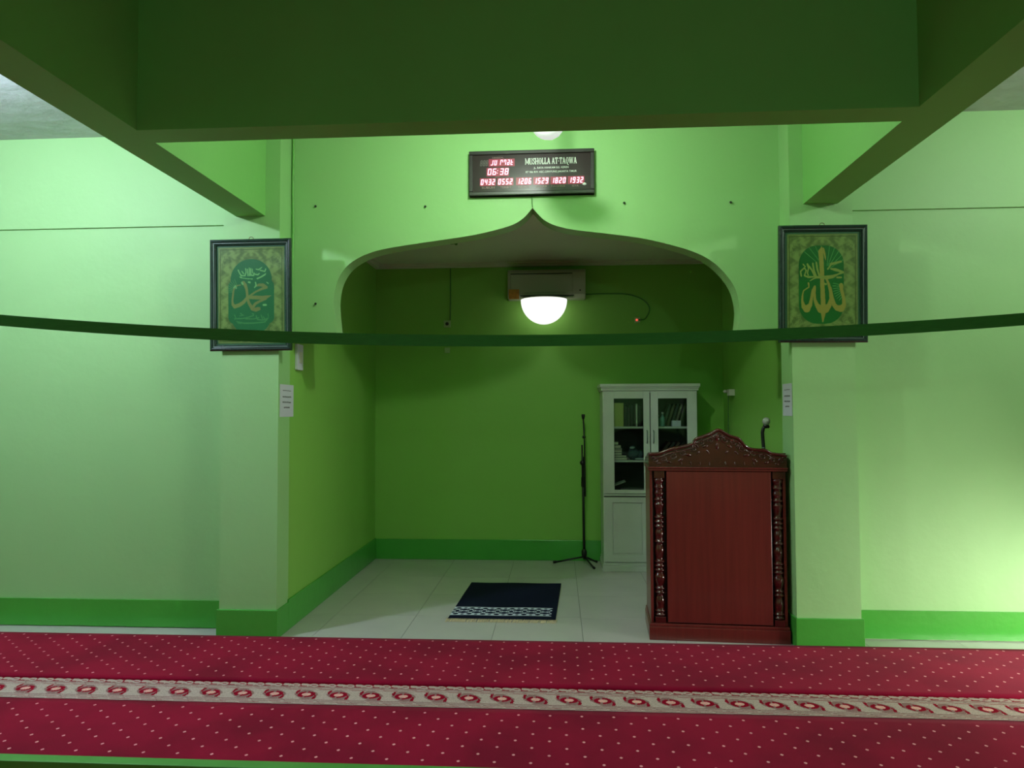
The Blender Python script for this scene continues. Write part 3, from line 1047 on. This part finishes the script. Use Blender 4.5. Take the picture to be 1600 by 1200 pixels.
def display(chars, x, z, w, h, pitch, t, name, m='led', back=True, wid=None):
    mb = MB()
    n_ = 0
    for ch in chars:
        if ch == ':':
            for dz in (.28, .68):
                mb.box(x + .14 * h * dz - .002, x + .14 * h * dz + .003, FY - .002, FY - .0005, z + h * dz - .003, z + h * dz + .003)
            x += pitch * .5
            continue
        if ch != ' ':
            seven(mb, ch, x, z, w, h, t)
        x += pitch
    return mb.build(name, m, ck)


KX = lambda px: (px - 733) / (929.5 - 733) * CW       # clock-face layout measured on its own width
KZ = lambda py: (303 - py) / (303 - 235) * CH
# windows behind the digits
for (a, b, c, d) in ((764, 257, 805, 247),):
    MB().box(KX(a), KX(b + 0) if False else KX(805), FY - .0008, FY, KZ(258.5), KZ(247)).build('led_halo_window', 'led_back', ck)
MB().box(KX(760.5), KX(795.5), FY - .0008, FY, KZ(273.5), KZ(260.5)).build('led_halo_window', 'led_back', ck)
mb = MB()
for w_ in ((750, 775), (777.5, 803), (807, 831), (834, 859), (861, 886), (888, 914)):
    mb = MB().box(KX(w_[0]), KX(w_[1]), FY - .0008, FY, KZ(288), KZ(276.2))
    mb.build('led_halo_window', 'led_back', ck)
H3 = KZ(277.6) - KZ(286.6)
display('JU', KX(766.5), KZ(256.8), .0185, KZ(248.4) - KZ(256.8), .0255, .0062, 'led_digits')
display('nmat', KX(781.5), KZ(256.8), .0175, KZ(248.4) - KZ(256.8), .0242, .0058, 'led_digits')
display('06:38', KX(761.8), KZ(271.6), .0255, KZ(261.6) - KZ(271.6), .0335, .007, 'led_digits')
for txt, px in (('0432', 750.8), ('0552', 778.3), ('1206', 808), ('1529', 834.6), ('1820', 861.8), ('1932', 889)):
    display(txt, KX(px), KZ(286.6), .0195, H3, .0262, .0068, 'led_digits')
mb = MB()
for i in range(3):
    seven(mb, '8', KX(750 + i * 4.4), KZ(257.5), .015, KZ(248.5) - KZ(257.5), .005)
mb.build('unlit_digits', 'led_off', ck)

# tall serif lettering built stroke by stroke
GL = {'M': (1.15, [((.12, 0), (.12, 1), .10), ((.12, 1), (.56, .15), .17), ((1.0, 1), (.58, .15), .08), ((1.0, 0), (1.0, 1), .2)], [(.12, 0, .3), (1.0, 0, .38), (.1, 1, .26), (1.02, 1, .3)]),
      'U': (.92, [((.2, 1), (.2, .22), .2), ((.2, .22), (.34, .04), .16), ((.34, .04), (.6, .04), .1), ((.6, .04), (.74, .22), .13), ((.74, .22), (.74, 1), .14)], [(.2, 1, .38), (.74, 1, .28)]),
      'S': (.66, [((.56, .78), (.42, .96), .1), ((.42, .96), (.22, .94), .1), ((.22, .94), (.13, .74), .16), ((.13, .74), (.5, .4), .2), ((.5, .4), (.52, .16), .18), ((.52, .16), (.34, .04), .1), ((.34, .04), (.1, .12), .1), ((.09, 0), (.09, .3), .06), ((.56, .72), (.56, 1), .06)], []),
      'H': (1.0, [((.2, 0), (.2, 1), .2), ((.8, 0), (.8, 1), .2), ((.2, .5), (.8, .5), .09)], [(.2, 0, .38), (.8, 0, .38), (.2, 1, .38), (.8, 1, .38)]),
      'O': (.86, [((.17, .3), (.17, .7), .2), ((.69, .3), (.69, .7), .2), ((.17, .7), (.32, .95), .13), ((.32, .95), (.54, .95), .09), ((.54, .95), (.69, .7), .13), ((.17, .3), (.32, .05), .13), ((.32, .05), (.54, .05), .09), ((.54, .05), (.69, .3), .13)], []),
      'L': (.74, [((.2, 0), (.2, 1), .2), ((.2, .045), (.64, .045), .09), ((.64, 0), (.64, .3), .07)], [(.2, 1, .38), (.2, 0, .3)]),
      'A': (.92, [((.14, 0), (.42, 1), .08), ((.44, 1), (.74, 0), .2), ((.24, .33), (.64, .33), .08)], [(.14, 0, .28), (.74, 0, .36)]),
      'T': (.84, [((.42, 0), (.42, 1), .2), ((.06, .95), (.78, .95), .1), ((.07, .72), (.07, 1), .06), ((.77, .72), (.77, 1), .06)], [(.42, 0, .38)]),
      '-': (.36, [((.06, .44), (.28, .44), .13)], []),
      ' ': (.34, [], []),
      'W': (1.28, [((.12, 1), (.36, 0), .18), ((.38, 0), (.62, .9), .08), ((.62, 1), (.86, 0), .18), ((.88, 0), (1.14, 1), .08)], [(.14, 1, .34), (.62, 1, .3), (1.14, 1, .26)])}
GL['Q'] = (.88, GL['O'][1] + [((.4, .02), (.56, -.14), .13), ((.56, -.14), (.82, -.2), .08)], [])
txt = 'MUSHOLLA AT-TAQWA'
tot = sum(GL[c][0] for c in txt)
X0, X1, ZT0, ZT1 = KX(821.5), KX(902.5), KZ(256.8), KZ(247.2)
sx, sz = (X1 - X0) / tot, (ZT1 - ZT0)
mb = MB()
x = X0
lay = 0
for c in txt:
    wid, st, sf = GL[c]
    for (a, b, w) in st:
        p, q = Vector((a[0] * sx, a[1] * sz)), Vector((b[0] * sx, b[1] * sz))
        d = q - p
        horiz = abs(d.x) > abs(d.y) * 1.2
        if horiz:
            hw = Vector((0, max(w, .11) * sz * .5))
        else:
            hw = Vector((max(w, .13) * sx * .55, 0))
        lay += 1
        yy = FY - .0012 - .00003 * (lay % 7)
        pts = [p - hw, p + hw, q + hw, q - hw]
        mb.add([(x + u.x, yy, ZT0 + u.y) for u in pts], [(0, 1, 2, 3)])
    for (a, h, w) in sf:
        zc = ZT0 + h * sz + (.035 * sz if h == 0 else -.035 * sz)
        mb.add([(x + (a - w / 2) * sx, FY - .0014, zc - .035 * sz), (x + (a + w / 2) * sx, FY - .0014, zc - .035 * sz), (x + (a + w / 2) * sx, FY - .0014, zc + .035 * sz), (x + (a - w / 2) * sx, FY - .0014, zc + .035 * sz)], [(0, 1, 2, 3)])
    x += wid * sx
mb.build('title_lettering', 'letter', ck)


def text(body, parent, name, m, x0, x1, z, h, y, offs=0.0, rz=None):
    cu = bpy.data.curves.new('t', 'FONT')
    cu.body = body
    cu.size = 1
    cu.offset = offs
    cu.resolution_u = 3
    cu.fill_mode = 'FRONT'
    o = bpy.data.objects.new('t', cu)
    COL.objects.link(o)
    bpy.context.view_layer.update()
    me = bpy.data.meshes.new_from_object(o)
    bpy.data.objects.remove(o)
    xs = [v.co.x for v in me.vertices]
    ys = [v.co.y for v in me.vertices]
    a, b, c, d = min(xs), max(xs), min(ys), max(ys)
    for v in me.vertices:
        X = x0 + (v.co.x - a) / (b - a) * (x1 - x0)
        Z = z + (v.co.y - c) / (d - c) * h
        if rz is None:
            v.co = (X, y, Z)
        else:
            v.co = (y, X, Z)
    me.materials.clear()
    me.materials.append(MT[m])
    ob = bpy.data.objects.new(name, me)
    COL.objects.link(ob)
    ob.parent = parent
    return ob


text('JL. RAYA HANKAM GG. KEREN', ck, 'address_lettering', 'letter', KX(835), KX(889.5), KZ(264.6), KZ(260.6) - KZ(264.6), FY - .0012, .012)
text('RT 006 RW. KEC.CIPAYUNG JAKARTA TIMUR', ck, 'address_lettering', 'letter', KX(822.5), KX(902), KZ(270.8), KZ(266.8) - KZ(270.8), FY - .0012, .012)
for b, a0, a1 in (('SUBUH', 753, 773), ('TERBIT', 782, 800), ('DZUHUR', 811, 828), ('ASHAR', 838, 856), ('MAGHRIB', 862, 884), ('ISYA', 895, 905)):
    text(b, ck, 'label_lettering', 'letter_dim', KX(a0), KX(a1), KZ(292.2), KZ(289.2) - KZ(292.2), FY - .001)
text('TANGGAL', ck, 'label_lettering', 'letter_dim', KX(769), KX(788), KZ(246.3), KZ(244) - KZ(246.3), FY - .001)
text('JAM', ck, 'label_lettering', 'letter_dim', KX(774), KX(781), KZ(275.8), KZ(273.8) - KZ(275.8), FY - .001)
MB().lathe((KX(914), FY, KZ(288.5)), [(.014, 0), (.014, .0015)], 18, 'y', ay=.6).build('maker_badge', 'letter', ck)
cable('cable', [(-.165, WF - .006, 2.972), (-.165, WF - .006, 2.93), (-.162, WF - .006, 2.896)], .004, 'short dark wire between the clock and the arch tip')

# white dish-like fitting peeping out under the cross beam
e = empty('hanging_light_fitting', (-.085, 4.05, ZC), 'white curved light fitting just showing below the cross beam above the clock', 'light fitting')
MB().tube([(0, 0, 0), (0, 0, -.38)], .010, 10).build('stem', 'plastic', e)
MB().lathe((0, 0, 0), [(.045, 0), (.045, -.02), (.02, -.035)], 16).build('ceiling_rose', 'plastic', e)
dish = [(.004, .0), (.04, -.006), (.08, -.026), (.108, -.062), (.118, -.10), (.112, -.10), (.100, -.062), (.074, -.03), (.04, -.012), (.004, -.007)]
o = MB().lathe((0, 0, 0), [(r, -h) for r, h in [(p[0], p[1]) for p in dish]], 28).build('shade', 'lit_shade', e)
o.rotation_euler = (R(4), R(24), 0)
o.location = (.0, 0, -.385)
o.scale = (.85, .85, .85)
MB().ball((.034, -.075, -.366), .007, .007, .007, 10, 6).build('screw', 'black', e)

# lit bulbs that belong to the hall's lamps (out of the photograph's view)
for nm, p, lb in (('ceiling_bulb', CENTRE_LAMP, 'lit bulb on the ceiling hidden behind the cross beam'), ('ceiling_bulb', LEFT_LAMP, 'lit bulb hanging in the left bay'), ('ceiling_bulb', RIGHT_LAMP, 'lit bulb hanging in the right bay')):
    e = empty(nm, (p[0], p[1], ZC), lb, 'lamp')
    top = p[2] + .06 - ZC
    MB().lathe((0, 0, 0), [(.04, 0), (.04, top * .5 if top * .5 < -.01 else -.01), (.022, top if top < -.02 else -.02)], 14).build('holder', 'plastic', e)

# ------------------------------------------------------------------ framed calligraphy
def strokes(u, v, S, aspect):
    """distance test of painted strokes: S = [((x, y, w), ...)], in print pixels"""
    hit = np.zeros(u.shape, bool)
    for st in S:
        for a, b in zip(st[:-1], st[1:]):
            ax, ay, aw = a
            bx, by, bw = b
            dx, dy = bx - ax, by - ay
            L_ = dx * dx + dy * dy + 1e-9
            t_ = (((u - ax) * dx + (v - ay) * dy) / L_).clip(0, 1)
            d_ = np.hypot(u - ax - t_ * dx, v - ay - t_ * dy)
            hit |= d_ < (aw + (bw - aw) * t_) * .58 + 1.5
    return hit


LEFT_MAIN = [[(600, 455, 16), (650, 440, 34), (710, 445, 44), (765, 480, 34)], [(765, 480, 36), (690, 505, 30), (600, 545, 22), (530, 590, 24), (470, 640, 28)],
             [(840, 612, 6), (780, 632, 36), (690, 645, 50), (600, 640, 48), (500, 635, 42)], [(760, 665, 20), (660, 700, 30), (590, 735, 34), (550, 790, 36), (540, 820, 46), (600, 835, 50), (655, 825, 26)],
             [(660, 800, 10), (630, 815, 40), (580, 830, 44)],
             [(395, 400, 40), (425, 440, 44), (445, 500, 34), (455, 580, 32), (462, 660, 34), (485, 730, 36), (530, 800, 44)],
             [(445, 650, 34), (400, 710, 44), (330, 755, 48), (255, 780, 48), (222, 745, 36), (215, 680, 22), (225, 600, 24), (235, 520, 20), (262, 465, 18), (310, 440, 12), (345, 440, 14)]]
LEFT_PALE = [[(310, 200, 14), (330, 240, 14), (360, 290, 18), (420, 290, 16), (440, 230, 12), (430, 180, 12)], [(460, 190, 12), (470, 290, 14)], [(490, 170, 12), (495, 290, 14)], [(515, 180, 12), (515, 285, 14), (560, 290, 14), (570, 250, 10)],
             [(540, 190, 10), (545, 250, 10)], [(560, 265, 14), (630, 280, 16), (650, 260, 12)], [(620, 340, 18), (680, 315, 18), (740, 280, 18), (755, 265, 10)], [(670, 210, 14), (740, 230, 12), (755, 190, 14)],
             [(600, 190, 12), (640, 200, 14), (690, 165, 10)], [(370, 220, 12), (400, 260, 12)], [(390, 330, 8), (470, 340, 8), (540, 345, 8)], [(340, 310, 14), (370, 325, 14)],
             [(590, 400, 14), (600, 450, 18), (575, 480, 12)], [(770, 400, 10), (795, 420, 12)], [(370, 400, 20), (385, 425, 20)], [(240, 480, 14), (265, 445, 12), (280, 490, 12)],
             [(720, 760, 26), (755, 760, 26)], [(480, 395, 22), (500, 400, 20)]]
LEFT_LOW = [[(250, 975, 12), (380, 970, 14), (440, 960, 12), (560, 925, 12)], [(280, 1015, 10), (400, 1045, 16), (560, 1045, 16), (740, 1030, 14), (790, 970, 12)], [(600, 930, 12), (620, 990, 14), (700, 1000, 14), (770, 980, 12)],
            [(430, 975, 12), (560, 980, 12), (640, 960, 10)], [(350, 890, 14), (380, 915, 12)], [(540, 895, 14), (560, 905, 12)], [(250, 910, 10), (270, 960, 10)], [(680, 920, 12), (700, 980, 12)], [(720, 950, 12), (740, 1000, 12)],
            [(330, 930, 8), (400, 915, 8)], [(790, 900, 8), (795, 950, 8)], [(300, 1040, 8), (350, 1050, 8)]]
RIGHT_MAIN = [[(442, 130, 6), (428, 190, 50), (436, 300, 48), (442, 420, 46), (446, 560, 44), (452, 700, 46), (458, 840, 50), (460, 940, 60), (458, 1000, 40), (452, 1080, 10)], [(462, 150, 14), (478, 220, 22), (492, 295, 6)],
              [(350, 635, 22), (345, 720, 26), (350, 800, 28), (378, 870, 44), (425, 925, 74), (490, 925, 76), (538, 870, 50), (560, 790, 34), (552, 700, 28), (530, 600, 26), (505, 545, 20)],
              [(350, 635, 22), (325, 690, 30), (308, 780, 28), (290, 870, 40), (245, 915, 80), (205, 890, 46), (186, 810, 20), (190, 740, 14), (205, 685, 10), (275, 640, 10), (268, 590, 16)],
              [(550, 650, 26), (575, 780, 32), (600, 870, 44), (640, 910, 56), (690, 915, 72), (728, 870, 42), (722, 780, 32), (700, 690, 34), (690, 620, 44), (715, 640, 10)]]
RIGHT_PALE = [[(560, 350, 26), (630, 335, 24), (690, 318, 20)], [(560, 360, 12), (520, 412, 16)], [(560, 410, 14), (610, 420, 30), (650, 430, 26), (715, 455, 22), (650, 480, 14), (580, 510, 34), (500, 520, 40), (400, 515, 26), (350, 525, 16), (290, 560, 6)],
              [(370, 330, 16), (385, 420, 18), (410, 500, 18)], [(325, 340, 14), (340, 430, 16), (370, 510, 18)], [(255, 350, 18), (270, 400, 12), (255, 460, 12), (265, 490, 12)], [(270, 370, 16), (310, 420, 16), (350, 500, 18)],
              [(175, 500, 14), (165, 440, 14), (215, 395, 12), (240, 430, 12), (215, 495, 12), (270, 515, 18), (330, 510, 14)], [(640, 520, 18), (690, 520, 18)], [(480, 600, 20), (495, 605, 20)], [(200, 350, 12), (225, 380, 10)]]


def rays(u, v, cx, cy, angs, r0_, r1_, w):
    hit = np.zeros(u.shape, bool)
    for a in angs:
        ca, sa = math.cos(a), math.sin(a)
        t_ = (u - cx) * ca + (v - cy) * sa
        d_ = np.abs(-(u - cx) * sa + (v - cy) * ca)
        hit |= (t_ > r0_) & (t_ < r1_) & (d_ < w)
    return hit


def ornament(U, V, seed):
    """olive ground with arabesque scrolls; U right, V down in 0..1"""
    rng = np.random.default_rng(seed)
    x, y = np.abs(U - .5) * 10, V * 13
    w = np.sin(x * 2.4 + 1.6 * np.sin(y * 1.9)) * np.sin(y * 2.2 + 1.4 * np.sin(x * 2.1)) + .5 * np.sin(x * 6.1 + 2 * np.sin(y * 4)) * np.sin(y * 5.3)
    n = .25 * rng.standard_normal(U.shape)
    t_ = ((w + n) * .8 + .5).clip(0, 1)[..., None]
    col = L3(108, 128, 62) * (1 - t_) + L3(156, 174, 98) * t_
    e = np.minimum(np.minimum(U, 1 - U) * .73, np.minimum(V, 1 - V))
    col[(e > .018) & (e < .026)] = L3(95, 110, 45)
    col[e < .012] = L3(138, 150, 84)
    # corner curls
    for cx in (0.13, .87):
        for cy in (.13, .87):
            r = np.hypot((U - cx) * .73, V - cy)
            arc = np.sin(6 * np.arctan2(V - cy, U - cx)) * .008
            col[np.abs(r - .055 - arc) < .0035] = L3(150, 168, 96)
            col[np.abs(r - .036 + arc) < .0025] = L3(100, 118, 56)
    return col


def panel_mask(U, V, u0_, u1_, v0_, v1_, rad):
    cx, cy = (u0_ + u1_) / 2, (v0_ + v1_) / 2
    hx, hy = (u1_ - u0_) / 2, (v1_ - v0_) / 2
    asp = 1.38
    dx = (np.abs(U - cx) - (hx - rad)).clip(0, None)
    dy = ((np.abs(V - cy) - (hy - rad / asp)).clip(0, None)) * asp
    return np.hypot(dx, dy) < rad


def paint_left(X, Z):
    U, V = (X - X.min()) / (X.max() - X.min()), 1 - (Z - Z.min()) / (Z.max() - Z.min())
    px, py = 339 + U * 106, 384 + V * 152
    u, v = (px - 340) * 10, (py - 400) * 10
    col = ornament(U, V, 1)
    pmk = panel_mask(U, V, .185, .815, .125, .915, .30)
    pmk |= panel_mask(U, V, .15, .85, .34, .80, .1)
    col[pmk] = L3(38, 124, 72)
    col[strokes(u, v, LEFT_LOW, 1)] = L3(86, 160, 92)
    col[rays(u, v, 330, 560, [PI + .1 + .16 * k for k in range(8)], 110, 230, 3.5)] = L3(110, 170, 100)
    col[strokes(u, v, LEFT_MAIN, 1)] = L3(150, 152, 84)
    col[strokes(u, v, LEFT_PALE, 1)] = L3(146, 205, 130)
    return col


def paint_right(X, Z):
    U, V = (X - X.min()) / (X.max() - X.min()), 1 - (Z - Z.min()) / (Z.max() - Z.min())
    px, py = 1229 + U * 114, 366 + V * 158
    u, v = (px - 1230) * 8, (py - 370) * 8
    col = ornament(U, V, 2)
    pmk = panel_mask(U, V, .165, .805, .115, .90, .26)
    col[pmk] = L3(28, 122, 44)
    tr = rays(u, v, 500, 430, [-.55 - .22 * k for k in range(5)], 60, 420, 3)
    tr |= rays(u, v, 500, 430, [-PI + .7 + .22 * k for k in range(4)], 160, 420, 2.5)
    tr |= rays(u, v, 800, 640, [PI - .9 + .16 * k for k in range(8)], 90, 220, 3.5)
    col[tr & pmk] = L3(120, 195, 110)
    col[strokes(u, v, RIGHT_MAIN, 1)] = L3(190, 172, 80)
    col[strokes(u, v, RIGHT_PALE, 1)] = L3(172, 180, 88)
    return col


def picture(name, x0, x1, z0, z1, label, painter, fw, mount, tilt, rz=0, ry=0):
    y = DP
    e = empty(name, ((x0 + x1) / 2, y - .004, z0), label, 'picture', 'framed calligraphy on the pillars')
    hw = (x1 - x0) / 2
    H_ = z1 - z0
    e.rotation_euler = (tilt, ry, rz)
    fm = MB()
    # mitred moulding: sweep a stepped profile round the rectangle
    profl = [(0, 0), (0, -.022), (.008, -.030), (.020, -.028), (.026, -.018), (fw, -.016), (fw, 0)]
    corners = [(-1, 0), (1, 0), (1, 1), (-1, 1)]
    v = []
    for (sx, szz) in corners:
        for (d, yy) in profl:
            v.append((sx * (hw - d), yy, d if szz == 0 else H_ - d))
    k = len(profl)
    f = []
    for c in range(4):
        c2 = (c + 1) % 4
        for i in range(k):
            j = (i + 1) % k
            f.append((c * k + i, c * k + j, c2 * k + j, c2 * k + i))
    fm.add(v, f).build('frame', 'frame', e, .0015)
    b = MB()
    d0, d1 = .024, .029
    for (a0, a1, b0, b1) in ((-hw + d0, hw - d0, d0, d1), (-hw + d0, hw - d0, H_ - d1, H_ - d0), (-hw + d0, -hw + d1, d1, H_ - d1), (hw - d1, hw - d0, d1, H_ - d1)):
        b.box(a0, a1, -.0245, -.0165, b0, b1)
    b.build('bead', 'bead', e, .001)
    MB().box(-hw + fw - .002, hw - fw + .002, -.008, -.002, fw - .002, H_ - fw + .002).build('mount', 'mount', e)
    ml, mr_, mb_, mt_ = mount
    painted_grid('print', 'print', -hw + ml, hw - mr_, mb_, H_ - mt_, 230, 320, painter, e, 'xz', -.0086)
    MB().box(-hw + fw - .001, hw - fw + .001, -.0125, -.0105, fw - .001, H_ - fw + .001).build('pane', 'glass', e)
    MB().tube(smooth_curve([(-.016, -.006, H_ - .002), (-.012, -.006, H_ + .012), (0, -.006, H_ + .017), (.012, -.006, H_ + .012), (.016, -.006, H_ - .002)], 4), .0022, 6).build('hanging_loop', 'brass', e)
    return e


picture('framed_calligraphy', -2.322, -1.764, 1.905, 2.655, 'dark-framed green and gold calligraphy picture on the left pillar', paint_left, .040, (.052, .052, .052, .052), R(1.2), 0, R(-.2))
picture('framed_calligraphy', 1.411, 1.962, 1.924, 2.672, 'dark-framed picture with tall upright gold calligraphy on the right pillar', paint_right, .040, (.056, .056, .056, .054), R(1.2), 0, R(.5))

# ------------------------------------------------------------------ paper notices
def notice(x, s, y0, y1, z0, z1, label):
    """A sheet on a pillar's inner face; s=+1 faces +x"""
    e = empty('paper_notice', (x, y0, z0), label, 'notice')
    w, h = y1 - y0, z1 - z0
    a = .0005 * s
    MB().box(min(a, a * 5), max(a, a * 5), 0, w, 0, h).build('sheet', 'paper', e)
    mb = MB()
    rr = random.Random(5)
    for (zz, l, th) in ((.80, .60, .022), (.60, .62, .04), (.43, .62, .04), (.27, .42, .04)):
        yy = w * (.5 - l / 2)
        while yy < w * (.5 + l / 2):
            dw = rr.uniform(.010, .022)
            zj = h * zz + rr.uniform(-.001, .001)
            mb.box(min(a * 5, a * 6.4), max(a * 5, a * 6.4), yy, min(yy + dw, w * (.5 + l / 2)), zj, zj + h * th)
            yy += dw + .005
    mb.build('print_lines', 'ink', e)['kind'] = 'stuff'
    return e


notice(-1.86, 1, 4.622, 4.865, 1.462, 1.683, 'white paper notice taped inside the left pillar beside the niche')
notice(1.50, -1, 4.615, 4.795, 1.458, 1.668, 'white paper notice taped inside the right pillar above the podium')
e = empty('switch_box', (NL, 4.945, 1.795), 'slim white plastic box on the left niche wall under the arch end', 'switch box')
MB().box(0, .022, -.055, .055, 0, .185).build('case', 'paper', e, .004)
MB().box(.022, .026, -.03, .03, .05, .13).build('rocker', 'plastic', e, .002)

# painted-over cable running down beside the left pillar
pts = [(-1.845, 4.792, ZC), (-1.842, 4.792, 3.3), (-1.846, 4.792, 3.1), (-1.841, 4.792, 2.8), (-1.845, 4.792, 2.5), (-1.841, 4.792, 2.25), (-1.844, 4.792, 2.0)]
cable('conduit', pts, .007, 'thin green painted cable running down the corner by the left pillar', 'conduit')

# small nails left in the wall above the arch
for i, (x, z, lb) in enumerate(((-1.681, 2.934, 'leftmost nail in the arch wall, near the corner cable'), (-.905, 2.915, 'bent nail in the arch wall left of the clock'), (.463, 2.909, 'nail in the arch wall just right of the clock'),
                                (1.175, 2.897, 'nail in the arch wall near the right pillar'), (-1.676, 2.248, 'nail low on the arch wall left of the opening'))):
    o = MB().lathe((0, 0, 0), [(.003, 0), (.003, .012), (.008, .013), (.008, .015)], 10, 'y').build('nail', 'hole')
    o.location = (x, WF, z)
    tag(o, lb, 'nail', 'nails in the arch wall')
